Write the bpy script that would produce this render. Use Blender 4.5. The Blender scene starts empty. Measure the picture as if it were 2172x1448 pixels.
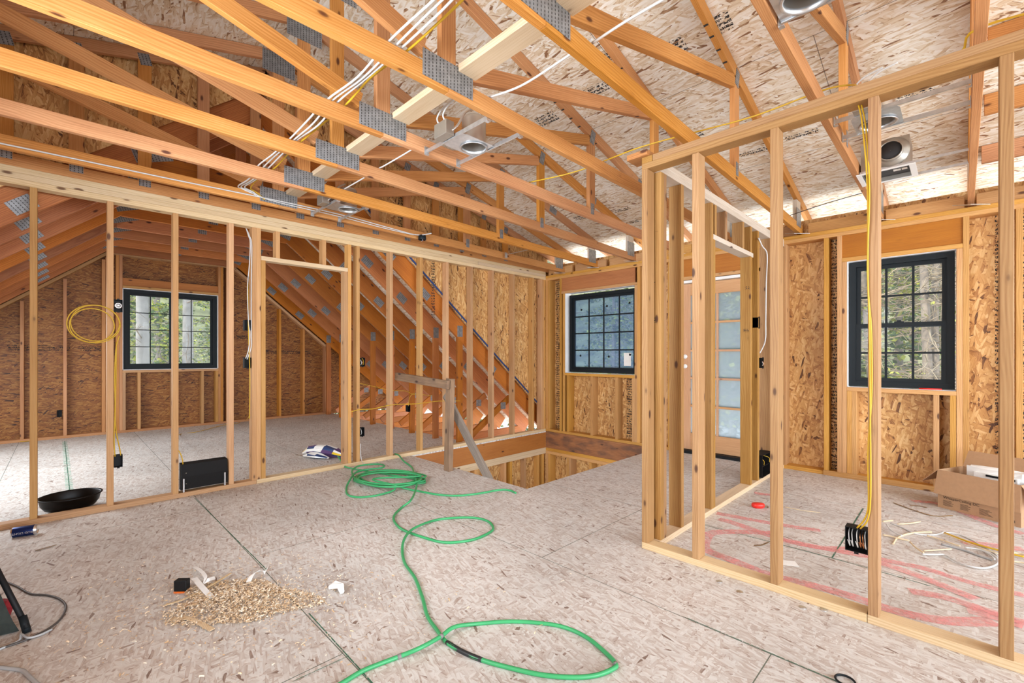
import bpy, bmesh, math, random
from mathutils import Vector, Matrix, Euler
random.seed(7)
SC = bpy.context.scene
COL = SC.collection
# ------------------------------------------------------------------ camera
FPX = 954.4
cd = bpy.data.cameras.new('camera'); cam = bpy.data.objects.new('camera', cd); COL.objects.link(cam)
cam.location = (0, 0, 1.2)
cam.rotation_euler = (math.radians(90), 0, math.radians(44.96))
cd.sensor_width = 36.0; cd.lens = FPX / 2172 * 36.0
cd.shift_y = (752.6 - 724) / 2172
cd.clip_start = 0.05; cd.clip_end = 300
SC.camera = cam
# ------------------------------------------------------------------ world and light
SC.view_settings.view_transform = 'Standard'; SC.view_settings.look = 'None'
SC.view_settings.gamma = 1.0; SC.view_settings.use_curve_mapping = False
SC.view_settings.exposure = 0.24
W = bpy.data.worlds.new('sky'); SC.world = W; W.use_nodes = True
wn = W.node_tree; bg = wn.nodes['Background']
tcw = wn.nodes.new('ShaderNodeTexCoord'); sepw = wn.nodes.new('ShaderNodeSeparateXYZ'); rpw = wn.nodes.new('ShaderNodeValToRGB')
wn.links.new(tcw.outputs['Generated'], sepw.inputs[0]); wn.links.new(sepw.outputs['Z'], rpw.inputs[0])
rpw.color_ramp.elements[0].position = 0.0; rpw.color_ramp.elements[0].color = (0.97, 0.98, 1.0, 1)
rpw.color_ramp.elements[1].position = 0.6; rpw.color_ramp.elements[1].color = (0.62, 0.78, 1.0, 1)
wn.links.new(rpw.outputs[0], bg.inputs['Color']); bg.inputs['Strength'].default_value = 2.3
def lamp(kind, name, loc, rot, energy, color=(1,1,1), size=1, size_y=None, angle=None):
    l = bpy.data.lights.new(name, kind); o = bpy.data.objects.new(name, l); COL.objects.link(o)
    o.location = loc; o.rotation_euler = rot; l.energy = energy; l.color = color
    if kind == 'AREA':
        l.size = size
        if size_y: l.shape = 'RECTANGLE'; l.size_y = size_y
    if angle is not None: l.angle = angle
    return o
# sun from the south, over the ridge, on the woods north of the house
sd = Vector((0.22, 0.62, -0.72)).normalized()
lamp('SUN', 'sun', (6, -6, 6), sd.to_track_quat('-Z', 'Y').to_euler(), 3.2, (1.0, 0.90, 0.76), angle=math.radians(1.2))
# added fill lamp inside the south wall, then assumed daylight by the open east side
lamp('AREA', 'fill_south', (-1.9, -1.08, 1.7), (math.radians(96), 0, math.radians(8)), 78, (0.84, 0.92, 1.0), 1.7, 1.0).data.spread = math.radians(112)
lamp('AREA', 'assumed_daylight_east', (4.4, 1.8, 1.4), (math.radians(95), 0, math.radians(90)), 410, (0.84, 0.92, 1.0), 6.0, 2.2)  # area lamp for light assumed to come from the east
# fill lamp added inside the west room to brighten its floor
lamp('AREA', 'fill_west_room', (-6.6, -0.95, 1.35), (math.radians(46), 0, 0), 66, (0.86, 0.94, 1.0), 3.0, .8)
# fill lamp added in place of ground bounce, into open eaves and north windows
lamp('AREA', 'fill_north_eaves', (-3.6, 7.2, -1.25), (math.radians(217), 0, 0), 470, (0.95, 0.98, 1.0), 13.0, 2.4)
# ------------------------------------------------------------------ node helpers
def nmat(name):
    m = bpy.data.materials.new(name); m.use_nodes = True
    nt = m.node_tree; b = nt.nodes['Principled BSDF']
    return m, nt, b
def N(nt, typ, **kw):
    n = nt.nodes.new(typ)
    for k, v in kw.items():
        if k.startswith('i_'): n.inputs[k[2:].replace('_', ' ')].default_value = v
        else: setattr(n, k, v)
    return n
def ramp(nt, stops, fac=None, interp='LINEAR'):
    r = nt.nodes.new('ShaderNodeValToRGB'); cr = r.color_ramp; cr.interpolation = interp
    while len(cr.elements) < len(stops): cr.elements.new(0.5)
    for e, (p, c) in zip(cr.elements, stops):
        e.position = p; e.color = (c[0], c[1], c[2], 1) if len(c) == 3 else c
    if fac is not None: nt.links.new(fac, r.inputs[0])
    return r
def MA(nt, op, a, b=None, c=None, clamp=False):
    n = nt.nodes.new('ShaderNodeMath'); n.operation = op; n.use_clamp = clamp
    for i, v in enumerate((a, b, c)):
        if v is None: continue
        if isinstance(v, (int, float)): n.inputs[i].default_value = v
        else: nt.links.new(v, n.inputs[i])
    return n.outputs[0]
def MIX(nt, mode, fac, a, b):
    n = nt.nodes.new('ShaderNodeMix'); n.data_type = 'RGBA'; n.blend_type = mode
    for idx, v in ((0, fac), (6, a), (7, b)):
        if isinstance(v, (int, float)): n.inputs[idx].default_value = v
        elif isinstance(v, tuple): n.inputs[idx].default_value = (v[0], v[1], v[2], 1)
        else: nt.links.new(v, n.inputs[idx])
    return n.outputs[2]
def mapping(nt, vec, loc=(0,0,0), rot=(0,0,0), scale=(1,1,1), typ='POINT'):
    m = nt.nodes.new('ShaderNodeMapping'); m.vector_type = typ; nt.links.new(vec, m.inputs[0])
    m.inputs[1].default_value = loc; m.inputs[2].default_value = rot; m.inputs[3].default_value = scale
    return m.outputs[0]
def plain(name, col, rough=0.5, metal=0.0, noise=0.0, nscale=8, spec=None, coat=0):
    m, nt, b = nmat(name)
    b.inputs['Base Color'].default_value = (*col, 1); b.inputs['Roughness'].default_value = rough; b.inputs['Metallic'].default_value = metal
    if coat: b.inputs['Coat Weight'].default_value = coat
    if spec is not None: b.inputs['Specular IOR Level'].default_value = spec
    if noise:
        tc = N(nt, 'ShaderNodeTexCoord'); n = N(nt, 'ShaderNodeTexNoise'); n.inputs['Scale'].default_value = nscale; n.inputs['Detail'].default_value = 5
        nt.links.new(tc.outputs['Object'], n.inputs['Vector'])
        k = 1 + noise
        r = ramp(nt, [(0.3, tuple(c * (1 - noise) for c in col)), (0.7, tuple(min(1, c * k) for c in col))], n.outputs[0])
        nt.links.new(r.outputs[0], b.inputs['Base Color'])
    return m
def wood(name, light, mid, dark, knots=0.5, rough=0.62, vary=0.16, grain=1.0, stain=0.0):
    """solid sawn lumber, the board's length on local X"""
    m, nt, b = nmat(name)
    tc = N(nt, 'ShaderNodeTexCoord'); oi = N(nt, 'ShaderNodeObjectInfo')
    off = N(nt, 'ShaderNodeVectorMath', operation='SCALE'); off.inputs[0].default_value = (37.0, 11.3, 5.7); nt.links.new(oi.outputs['Random'], off.inputs['Scale'])
    add = N(nt, 'ShaderNodeVectorMath', operation='ADD'); nt.links.new(tc.outputs['Object'], add.inputs[0]); nt.links.new(off.outputs[0], add.inputs[1])
    v = add.outputs[0]
    warp = N(nt, 'ShaderNodeTexNoise'); warp.inputs['Scale'].default_value = 1.0; warp.inputs['Detail'].default_value = 2
    nt.links.new(mapping(nt, v, scale=(1.1, 5, 5)), warp.inputs['Vector'])
    w2 = N(nt, 'ShaderNodeVectorMath', operation='MULTIPLY_ADD'); nt.links.new(warp.outputs['Color'], w2.inputs[0]); w2.inputs[1].default_value = (0, .05, .05); nt.links.new(v, w2.inputs[2])
    g = N(nt, 'ShaderNodeTexWave', wave_type='RINGS', rings_direction='X'); g.inputs['Scale'].default_value = 24.0 * grain; g.inputs['Distortion'].default_value = 2.6; g.inputs['Detail'].default_value = 2; g.inputs['Detail Scale'].default_value = 1.2
    nt.links.new(mapping(nt, w2.outputs[0], rot=(0, 0.035, 0.05), scale=(0.25, 2.2, 2.2)), g.inputs['Vector'])
    f = N(nt, 'ShaderNodeTexNoise'); f.inputs['Scale'].default_value = 1.0; f.inputs['Detail'].default_value = 6; f.inputs['Roughness'].default_value = 0.65
    nt.links.new(mapping(nt, v, scale=(3.0, 160, 160)), f.inputs['Vector'])
    big = N(nt, 'ShaderNodeTexNoise'); big.inputs['Scale'].default_value = 1.3; big.inputs['Detail'].default_value = 3
    nt.links.new(mapping(nt, v, scale=(1, 4, 4)), big.inputs['Vector'])
    s = MA(nt, 'MULTIPLY_ADD', g.outputs['Fac'], 0.16, MA(nt, 'MULTIPLY_ADD', f.outputs[0], 0.60, MA(nt, 'MULTIPLY_ADD', big.outputs[0], 0.5, -0.13)))
    r = ramp(nt, [(0.22, dark), (0.50, mid), (0.80, light)], s)
    colr = r.outputs[0]
    # knots
    kv = N(nt, 'ShaderNodeTexVoronoi'); kv.inputs['Scale'].default_value = 1.0; kv.inputs['Randomness'].default_value = 1.0
    nt.links.new(mapping(nt, v, scale=(5.5, 13, 13)), kv.inputs['Vector'])
    sc = N(nt, 'ShaderNodeSeparateColor'); nt.links.new(kv.outputs['Color'], sc.inputs[0])
    gate = MA(nt, 'GREATER_THAN', sc.outputs[0], 1 - knots * 1.0)
    kd = ramp(nt, [(0.09, (1, 1, 1)), (0.13, (.8, .8, .8)), (0.17, (.15, .15, .15)), (0.24, (0, 0, 0))], kv.outputs['Distance'])
    kf = MA(nt, 'MULTIPLY', kd.outputs[0], gate)
    colr = MIX(nt, 'MIX', kf, colr, (dark[0]*.30, dark[1]*.22, dark[2]*.2))
    if stain:
        sn = N(nt, 'ShaderNodeTexNoise'); sn.inputs['Scale'].default_value = 5; sn.inputs['Detail'].default_value = 6
        nt.links.new(mapping(nt, v, scale=(1.0, 2.5, 2.5)), sn.inputs['Vector'])
        sr = ramp(nt, [(0.42, (0, 0, 0)), (0.62, (1, 1, 1))], sn.outputs[0])
        colr = MIX(nt, 'MIX', MA(nt, 'MULTIPLY', sr.outputs[0], stain), colr, (.10, .055, .04))
    hv = N(nt, 'ShaderNodeHueSaturation'); nt.links.new(colr, hv.inputs['Color'])
    nt.links.new(MA(nt, 'MULTIPLY_ADD', oi.outputs['Random'], vary * 2, 1 - vary), hv.inputs['Value'])
    rr = MA(nt, 'FRACT', MA(nt, 'MULTIPLY', oi.outputs['Random'], 7.31))
    nt.links.new(MA(nt, 'MULTIPLY_ADD', rr, .008, .496), hv.inputs['Hue'])
    nt.links.new(MA(nt, 'MULTIPLY_ADD', rr, .2, .9), hv.inputs['Saturation'])
    nt.links.new(hv.outputs[0], b.inputs['Base Color']); b.inputs['Roughness'].default_value = rough
    bp = N(nt, 'ShaderNodeBump'); bp.inputs['Strength'].default_value = .15; bp.inputs['Distance'].default_value = .002
    nt.links.new(f.outputs[0], bp.inputs['Height']); nt.links.new(bp.outputs[0], b.inputs['Normal'])
    return m
def osb(name, cols, flake=(0.10, 0.020), rough=0.55, seam=None, gap=(.03, .02, .01), ang0=0.0, spread=1.0, wash=None, contrast=.46, darkp=.06, edge=.9):
    """oriented strand board; the panel lies in local XY"""
    m, nt, b = nmat(name)
    tc = N(nt, 'ShaderNodeTexCoord'); v = tc.outputs['Object']
    wn_ = N(nt, 'ShaderNodeTexNoise'); wn_.inputs['Scale'].default_value = 9; wn_.inputs['Detail'].default_value = 1; nt.links.new(v, wn_.inputs['Vector'])
    wv = N(nt, 'ShaderNodeVectorMath', operation='MULTIPLY_ADD'); nt.links.new(wn_.outputs['Color'], wv.inputs[0]); wv.inputs[1].default_value = (.012, .012, 0); nt.links.new(v, wv.inputs[2])
    val = None
    for k, (a, sx, sy, th) in enumerate([(0.10, 1.5, 1.3, 0), (-0.45, 1.3, 1.1, .45), (0.62, 1.1, 1.0, .50), (-0.95, .9, .9, .62), (0.28, 1.0, .8, .55), (1.25, .7, .7, .74), (-0.20, .75, .6, .62)]):
        mv = mapping(nt, wv.outputs[0], loc=(k * 3.7, k * 1.9, 0), rot=(0, 0, ang0 + a * spread), scale=(flake[0] * sx, flake[1] * sy, 1), typ='TEXTURE')
        vo = N(nt, 'ShaderNodeTexVoronoi', voronoi_dimensions='2D', distance='MINKOWSKI'); vo.inputs['Exponent'].default_value = 5; vo.inputs['Scale'].default_value = 1; nt.links.new(mv, vo.inputs['Vector'])
        s = N(nt, 'ShaderNodeSeparateColor'); nt.links.new(vo.outputs['Color'], s.inputs[0])
        fn = N(nt, 'ShaderNodeTexNoise', noise_dimensions='2D'); fn.inputs['Scale'].default_value = 1; fn.inputs['Detail'].default_value = 4; fn.inputs['Roughness'].default_value = .7; nt.links.new(mapping(nt, v, rot=(0, 0, ang0 + a * spread), scale=(1/16, 1/220, 1), typ='TEXTURE'), fn.inputs['Vector'])
        dark = MA(nt, 'MULTIPLY', MA(nt, 'GREATER_THAN', s.outputs[2], 1 - darkp), .34)
        ed = MA(nt, 'MULTIPLY', MA(nt, 'SUBTRACT', vo.outputs['Distance'], .50, clamp=True), edge)
        lay = MA(nt, 'SUBTRACT', MA(nt, 'SUBTRACT', MA(nt, 'MULTIPLY_ADD', fn.outputs[0], .50, MA(nt, 'MULTIPLY_ADD', s.outputs[0], contrast, .27 - contrast / 2)), ed), dark)
        if val is None: val = lay
        else:
            msk = MA(nt, 'GREATER_THAN', s.outputs[1], th)
            mx = N(nt, 'ShaderNodeMix'); mx.data_type = 'FLOAT'; nt.links.new(msk, mx.inputs[0]); nt.links.new(val, mx.inputs[2]); nt.links.new(lay, mx.inputs[3]); val = mx.outputs[0]
    r = ramp(nt, [(p, c) for p, c in cols], val)
    c = r.outputs[0]
    bigs = N(nt, 'ShaderNodeTexNoise'); bigs.inputs['Scale'].default_value = 1.1; bigs.inputs['Detail'].default_value = 4; nt.links.new(v, bigs.inputs['Vector'])
    br = ramp(nt, [(.35, (.86, .86, .86)), (.65, (1.06, 1.06, 1.06))], bigs.outputs[0])
    c = MIX(nt, 'MULTIPLY', 1.0, c, br.outputs[0])
    if wash:
        wr = ramp(nt, [(.40, (0, 0, 0)), (.62, (1, 1, 1))], bigs.outputs[0])
        c = MIX(nt, 'MIX', MA(nt, 'MULTIPLY', wr.outputs[0], wash[1]), c, wash[0])
    if seam:
        sx = N(nt, 'ShaderNodeSeparateXYZ'); nt.links.new(v, sx.inputs[0])
        ly, oy, lx, ox = seam
        fy = MA(nt, 'PINGPONG', MA(nt, 'ADD', sx.outputs[1], oy), ly / 2)
        row = MA(nt, 'FLOOR', MA(nt, 'DIVIDE', MA(nt, 'ADD', sx.outputs[1], oy), ly))
        xx = MA(nt, 'ADD', sx.outputs[0], MA(nt, 'MULTIPLY_ADD', row, lx / 2, ox))
        fx = MA(nt, 'PINGPONG', xx, lx / 2)
        ln = MA(nt, 'MAXIMUM', MA(nt, 'LESS_THAN', fy, .0022), MA(nt, 'LESS_THAN', fx, .0022))
        c = MIX(nt, 'MIX', MA(nt, 'MULTIPLY', ln, .85), c, gap)
    nt.links.new(c, b.inputs['Base Color']); b.inputs['Roughness'].default_value = rough
    bp = N(nt, 'ShaderNodeBump'); bp.inputs['Strength'].default_value = .25; bp.inputs['Distance'].default_value = .003
    nt.links.new(val, bp.inputs['Height']); nt.links.new(bp.outputs[0], b.inputs['Normal'])
    return m
def inked(name, col, thr=0.5, scale=(60, 60, 1), detail=3, kind='noise', soft=.02, alpha=1.0):
    """a thin print: ink where the pattern is above the threshold, bare elsewhere"""
    m, nt, b = nmat(name)
    tc = N(nt, 'ShaderNodeTexCoord'); v = mapping(nt, tc.outputs['Object'], scale=scale)
    if kind == 'print':
        br = N(nt, 'ShaderNodeTexVoronoi', voronoi_dimensions='2D', distance='CHEBYCHEV', feature='F1'); br.inputs['Scale'].default_value = 1; nt.links.new(v, br.inputs['Vector'])
        s = N(nt, 'ShaderNodeSeparateColor'); nt.links.new(br.outputs['Color'], s.inputs[0])
        n2 = N(nt, 'ShaderNodeTexNoise', noise_dimensions='2D'); n2.inputs['Scale'].default_value = 1.3; n2.inputs['Detail'].default_value = 2; nt.links.new(v, n2.inputs['Vector'])
        sx_ = N(nt, 'ShaderNodeSeparateXYZ'); nt.links.new(v, sx_.inputs[0])
        rows = MA(nt, 'LESS_THAN', MA(nt, 'FRACT', MA(nt, 'MULTIPLY', sx_.outputs[1], .42)), .66)
        f = MA(nt, 'MULTIPLY', rows, MA(nt, 'MULTIPLY', MA(nt, 'GREATER_THAN', s.outputs[0], thr), MA(nt, 'GREATER_THAN', n2.outputs[0], .45)))
    else:
        n = N(nt, 'ShaderNodeTexNoise'); n.inputs['Scale'].default_value = 1; n.inputs['Detail'].default_value = detail; n.inputs['Roughness'].default_value = .7; nt.links.new(v, n.inputs['Vector'])
        f = ramp(nt, [(thr - soft, (0, 0, 0)), (thr + soft, (1, 1, 1))], n.outputs[0]).outputs[0]
    if alpha < 1: f = MA(nt, 'MULTIPLY', f, alpha)
    b.inputs['Base Color'].default_value = (*col, 1); b.inputs['Roughness'].default_value = .8
    nt.links.new(f, b.inputs['Alpha'])
    return m
# ------------------------------------------------------------------ materials
M = {}
M['pine'] = wood('pine_stud', (.66, .39, .175), (.54, .285, .105), (.36, .16, .045), knots=.40)
M['pine_light'] = wood('pine_pale', (.76, .60, .41), (.66, .49, .30), (.50, .33, .17), knots=.30, vary=.10)
M['fir'] = wood('fir_truss', (.69, .35, .135), (.54, .235, .07), (.35, .12, .026), knots=.34, vary=.12)
M['pine_gold'] = wood('pine_gold', (.48, .285, .115), (.38, .20, .066), (.24, .105, .028), knots=.45, vary=.10)
M['fir_attic_shaded'] = wood('fir_attic_shaded', (.58, .215, .045), (.43, .135, .022), (.26, .065, .008), knots=.30, vary=.22)  # same lumber as the other trusses, attic shade put into a darker, redder colour
M['fir_dark'] = wood('fir_dark', (.60, .29, .11), (.46, .20, .07), (.28, .10, .03), knots=.35)
M['gold'] = wood('gold_framing', (.68, .39, .14), (.56, .285, .085), (.38, .17, .04), knots=.3, vary=.12)
M['header'] = wood('header_fir', (.54, .215, .05), (.43, .15, .028), (.28, .08, .012), knots=.3, grain=1.6)
M['stained'] = wood('stained_rim', (.42, .20, .11), (.27, .115, .06), (.13, .05, .03), knots=.4, stain=.75)
M['weathered'] = wood('weathered_scrap', (.40, .26, .14), (.29, .17, .08), (.13, .07, .035), knots=.5, stain=.35)
M['greyboard'] = wood('grey_board', (.36, .31, .26), (.26, .21, .165), (.15, .11, .085), knots=.3)
M['whitish'] = wood('whitish_plate', (.74, .66, .56), (.64, .54, .42), (.46, .36, .25), knots=.15, vary=.06)
WALLC = [(.02, (.10, .035, .010)), (.20, (.34, .14, .04)), (.40, (.56, .28, .085)), (.62, (.70, .41, .155)), (.88, (.84, .60, .30))]
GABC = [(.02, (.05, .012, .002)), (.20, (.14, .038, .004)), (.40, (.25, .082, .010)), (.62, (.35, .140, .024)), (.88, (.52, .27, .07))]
ROOFC = [(.02, (.26, .13, .065)), (.18, (.52, .35, .20)), (.36, (.73, .60, .43)), (.60, (.82, .75, .64)), (.86, (.90, .87, .80))]
FLOORC = [(.02, (.24, .165, .13)), (.18, (.43, .335, .285)), (.36, (.58, .505, .455)), (.58, (.69, .655, .615)), (.86, (.79, .77, .74))]
M['osb_wall'] = osb('osb_wall', WALLC, flake=(.10, .028), ang0=math.pi / 2, spread=1.0)
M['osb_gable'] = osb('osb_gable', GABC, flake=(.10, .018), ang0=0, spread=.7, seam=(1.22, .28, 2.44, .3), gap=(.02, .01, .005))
M['osb_roof'] = osb('osb_roof', ROOFC, flake=(.12, .024), ang0=0, spread=.65, seam=(1.22, .18, 2.44, .7), gap=(.10, .07, .05), contrast=.56, darkp=.05)
M['osb_floor'] = osb('osb_floor', FLOORC, flake=(.070, .016), ang0=0, spread=1.25, seam=(1.213, .413, 2.44, 1.76), gap=(.05, .08, .05), rough=.6, contrast=.44, darkp=.028, edge=.7)
M['osb_sheet'] = osb('osb_sheet', WALLC, flake=(.12, .022), ang0=math.pi / 2, spread=.8)
M['ink'] = inked('black_print', (.012, .012, .014), .30, (95, 70, 1), kind='print')
M['inkfine'] = inked('black_print_fine', (.02, .02, .02), .38, (150, 150, 1), kind='print')
M['pink'] = inked('pink_spray', (.96, .42, .40), .50, (30, 30, 30), 8, soft=.20, alpha=.62)
M['chalk'] = inked('green_chalk', (.05, .17, .10), .44, (70, 70, 70), 4, soft=.06, alpha=.85)
M['chalkpale'] = inked('pale_green_chalk', (.33, .62, .48), .55, (25, 25, 25), 5, soft=.16, alpha=.35)
M['steel'] = plain('galvanised_steel', (.58, .59, .60), .34, .85, .12, 30)
M['bright'] = plain('bright_aluminium', (.60, .55, .49), .34, .9)
M['duct'] = plain('fan_housing_steel', (.42, .39, .34), .38, .8, .06, 20)
M['black'] = plain('black_frame', (.010, .014, .017), .5, spec=.2)
M['blackplastic'] = plain('black_plastic', (.010, .010, .011), .55, spec=.2)
M['dark_int'] = plain('dark_interior', (.02, .02, .022), .6)
M['heater'] = plain('heater_black', (.010, .009, .009), .6, spec=.15)
M['white'] = plain('white_plastic', (.85, .85, .83), .45)
M['whitecable'] = plain('white_cable', (.66, .66, .65), .45)
M['yellowcable'] = plain('yellow_cable', (.62, .38, .02), .5)
M['greycable'] = plain('grey_cable', (.42, .43, .44), .5)
M['darkcable'] = plain('dark_cable', (.07, .06, .055), .5)
M['copper'] = plain('copper', (.75, .33, .15), .3, 1)
M['tape'] = plain('black_tape', (.02, .022, .025), .45)
M['duct_tape'] = plain('grey_tape', (.22, .21, .20), .5)
M['hose'] = plain('green_hose', (.045, .36, .13), .38, 0, .12, 6)
M['housewrap'] = plain('white_membrane', (.86, .87, .88), .5, 0, .05, 6)
M['paper'] = plain('white_paper', (.88, .87, .84), .7, 0, .04, 20)
M['tan'] = plain('tan_paper', (.72, .58, .38), .7, 0, .08, 20)
M['card'] = plain('cardboard', (.46, .27, .145), .75, 0, .05, 40)
M['cardink'] = plain('cardboard_ink', (.045, .03, .022), .8)
M['red'] = plain('red_plastic', (.78, .03, .02), .38)
M['redcloth'] = plain('red_cloth', (.32, .02, .03), .8)
M['canvas'] = plain('dark_green_canvas', (.022, .028, .024), .9, 0, .2, 40)
M['blue'] = plain('blue_can', (.01, .025, .12), .28, .6)
M['dkblue'] = plain('dark_blue', (.02, .05, .16), .45)
M['silver'] = plain('can_silver', (.82, .83, .85), .22, .95)
M['orange'] = plain('orange_plastic', (.9, .18, .02), .4)
M['yellowprint'] = plain('yellow_print', (.85, .60, .03), .4)
M['purple'] = plain('dark_print', (.10, .05, .16), .5)
M['basin'] = plain('black_basin', (.006, .004, .003), .35, spec=.2)
M['doorwood'] = wood('door_fir', (.70, .42, .24), (.60, .33, .17), (.44, .21, .10), knots=.08, vary=.04)
M['rust'] = plain('connector_zinc', (.60, .58, .55), .45, .7, .2, 30)
M['bark'] = plain('bark', (.30, .25, .20), .9, 0, .35, 6)
M['birch'] = plain('pale_bark', (.33, .31, .28), .85, 0, .2, 6)
M['leafy'] = plain('yellow_green_needles', (.42, .44, .07), .7, 0, .5, 2.5)
M['leafd'] = plain('dark_green_needles', (.12, .17, .06), .75, 0, .5, 2.5)
M['twig'] = plain('dead_twigs', (.34, .27, .18), .85, 0, .35, 3)
M['ground'] = plain('clearing_ground', (.60, .56, .50), .9, 0, .25, .8)
M['hill'] = plain('wooded_hillside', (.17, .17, .075), .9, 0, .6, .8)
M['concrete'] = plain('concrete', (.45, .44, .42), .8, 0, .1, 3)
def glassmat(name, tint, haze, hazecol):
    m, nt, b = nmat(name); nt.nodes.remove(b)
    out = nt.nodes['Material Output']
    tr = N(nt, 'ShaderNodeBsdfTransparent'); tr.inputs[0].default_value = (*tint, 1)
    gl = N(nt, 'ShaderNodeBsdfGlossy'); gl.inputs['Roughness'].default_value = .03
    fr = N(nt, 'ShaderNodeFresnel'); fr.inputs[0].default_value = 1.12
    tl = N(nt, 'ShaderNodeBsdfTranslucent'); tl.inputs[0].default_value = (*hazecol, 1)
    m1 = N(nt, 'ShaderNodeMixShader'); m1.inputs[0].default_value = haze; nt.links.new(tr.outputs[0], m1.inputs[1]); nt.links.new(tl.outputs[0], m1.inputs[2])
    m2 = N(nt, 'ShaderNodeMixShader'); nt.links.new(fr.outputs[0], m2.inputs[0]); nt.links.new(m1.outputs[0], m2.inputs[1]); nt.links.new(gl.outputs[0], m2.inputs[2])
    nt.links.new(m2.outputs[0], out.inputs[0]); return m
M['glass'] = glassmat('window_glass', (.97, .98, .98), .02, (.9, .95, 1))
M['glass_film'] = glassmat('window_glass_screened', (.55, .63, .74), .16, (.40, .50, .65))
M['glass_door'] = glassmat('door_glass_film', (.62, .66, .69), .36, (.56, .60, .63))
def platemat():
    m, nt, b = nmat('nail_plate')
    tc = N(nt, 'ShaderNodeTexCoord'); s = N(nt, 'ShaderNodeSeparateXYZ'); nt.links.new(tc.outputs['Object'], s.inputs[0])
    row = MA(nt, 'FLOOR', MA(nt, 'MULTIPLY', s.outputs[0], 46))
    fx = MA(nt, 'FRACT', MA(nt, 'MULTIPLY', s.outputs[0], 46)); fy = MA(nt, 'FRACT', MA(nt, 'MULTIPLY_ADD', s.outputs[1], 62, MA(nt, 'MULTIPLY', row, .5)))
    d = MA(nt, 'MULTIPLY', MA(nt, 'LESS_THAN', MA(nt, 'ABSOLUTE', MA(nt, 'SUBTRACT', fx, .5)), .13), MA(nt, 'LESS_THAN', MA(nt, 'ABSOLUTE', MA(nt, 'SUBTRACT', fy, .5)), .32))
    n = N(nt, 'ShaderNodeTexNoise'); n.inputs['Scale'].default_value = 25; nt.links.new(tc.outputs['Object'], n.inputs[0])
    r = ramp(nt, [(.3, (.22, .23, .24)), (.7, (.36, .37, .385))], n.outputs[0])
    nt.links.new(MIX(nt, 'MIX', MA(nt, 'MULTIPLY', d, .85), r.outputs[0], (.03, .03, .03)), b.inputs['Base Color'])
    b.inputs['Metallic'].default_value = .55; b.inputs['Roughness'].default_value = .45
    return m
M['plate'] = platemat()
# ------------------------------------------------------------------ object helpers
def link(name, me, mats, parent=None):
    o = bpy.data.objects.new(name, me); COL.objects.link(o)
    for m in (mats if isinstance(mats, (list, tuple)) else [mats]): me.materials.append(m)
    if parent is not None: o.parent = parent
    return o
def rel(o, parent, loc):
    L = Vector(loc)
    if parent is not None: L = L - plocw(parent)
    o.location = L
def plocw(p):
    L = Vector(p.location)
    while p.parent is not None: p = p.parent; L += p.location
    return L
def thing(name, label, cat, loc=(0, 0, 0), group=None):
    o = bpy.data.objects.new(name, None); COL.objects.link(o); o.location = loc; o.empty_display_size = .05
    o['label'] = label; o['category'] = cat
    if group: o['group'] = group
    return o
def tag(o, label, cat, group=None, kind=None):
    o['label'] = label; o['category'] = cat
    if group: o['group'] = group
    if kind: o['kind'] = kind
    return o
def struct(name, loc=(0, 0, 0), label=None):
    o = bpy.data.objects.new(name, None); COL.objects.link(o); o.location = loc; o.empty_display_size = .05
    o['kind'] = 'structure'
    if label: o['label'] = label
    return o
def boxmesh(sx, sy, sz, bev=.002):
    bm = bmesh.new(); bmesh.ops.create_cube(bm, size=1)
    for v in bm.verts: v.co = Vector((v.co.x * sx, v.co.y * sy, v.co.z * sz))
    if bev: bmesh.ops.bevel(bm, geom=bm.edges[:], offset=min(bev, min(sx, sy, sz) * .3), segments=1, affect='EDGES')
    me = bpy.data.meshes.new('m'); bm.to_mesh(me); bm.free(); return me
def bar(name, x0, x1, y0, y1, z0, z1, mat, parent=None, bev=.002):
    """axis-aligned lumber, its length on local X"""
    d = [abs(x1 - x0), abs(y1 - y0), abs(z1 - z0)]; c = ((x0 + x1) / 2, (y0 + y1) / 2, (z0 + z1) / 2)
    ax = d.index(max(d))
    if ax == 0: me = boxmesh(d[0], d[1], d[2], bev); rot = (0, 0, 0)
    elif ax == 1: me = boxmesh(d[1], d[0], d[2], bev); rot = (0, 0, math.pi / 2)
    else: me = boxmesh(d[2], d[1], d[0], bev); rot = (0, math.pi / 2, 0)
    o = link(name, me, mat, parent); o.rotation_euler = rot; rel(o, parent, c); return o
def yz(name, x, th, p0, p1, depth, mat, parent, top=True):
    """board in a plane of constant x (east face at x), from p0 to p1 = (y, z) along its top (or bottom) edge"""
    a = Vector((0, p0[0], p0[1])); b_ = Vector((0, p1[0], p1[1])); d = b_ - a; L = d.length; d.normalize()
    nrm = Vector((0, d.z, -d.y))              # points below the edge when y increases
    if not top: nrm = -nrm
    c = (a + b_) / 2 + nrm * depth / 2; c.x = x - th / 2
    me = boxmesh(L, th, depth)
    o = link(name, me, mat, parent)
    xa = Vector((0, d.y, d.z)); za = Vector((0, -d.z, d.y)); ya = za.cross(xa)
    R = Matrix((xa, ya, za)).transposed(); o.rotation_euler = R.to_euler(); rel(o, parent, c); return o
def plate(x, y, z, w, h, ang=0, parent=None, name='connector_plate', mat=None):
    """toothed steel plate on the east face of a truss at x"""
    me = boxmesh(w, h, .0022, 0)
    o = link(name, me, mat or M['plate'], parent)
    R = Matrix(((0, 0, 1), (1, 0, 0), (0, 1, 0))).to_4x4() @ Matrix.Rotation(ang, 4, 'Z')
    o.rotation_euler = R.to_euler(); rel(o, parent, (x + .0012, y, z)); return o
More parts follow.
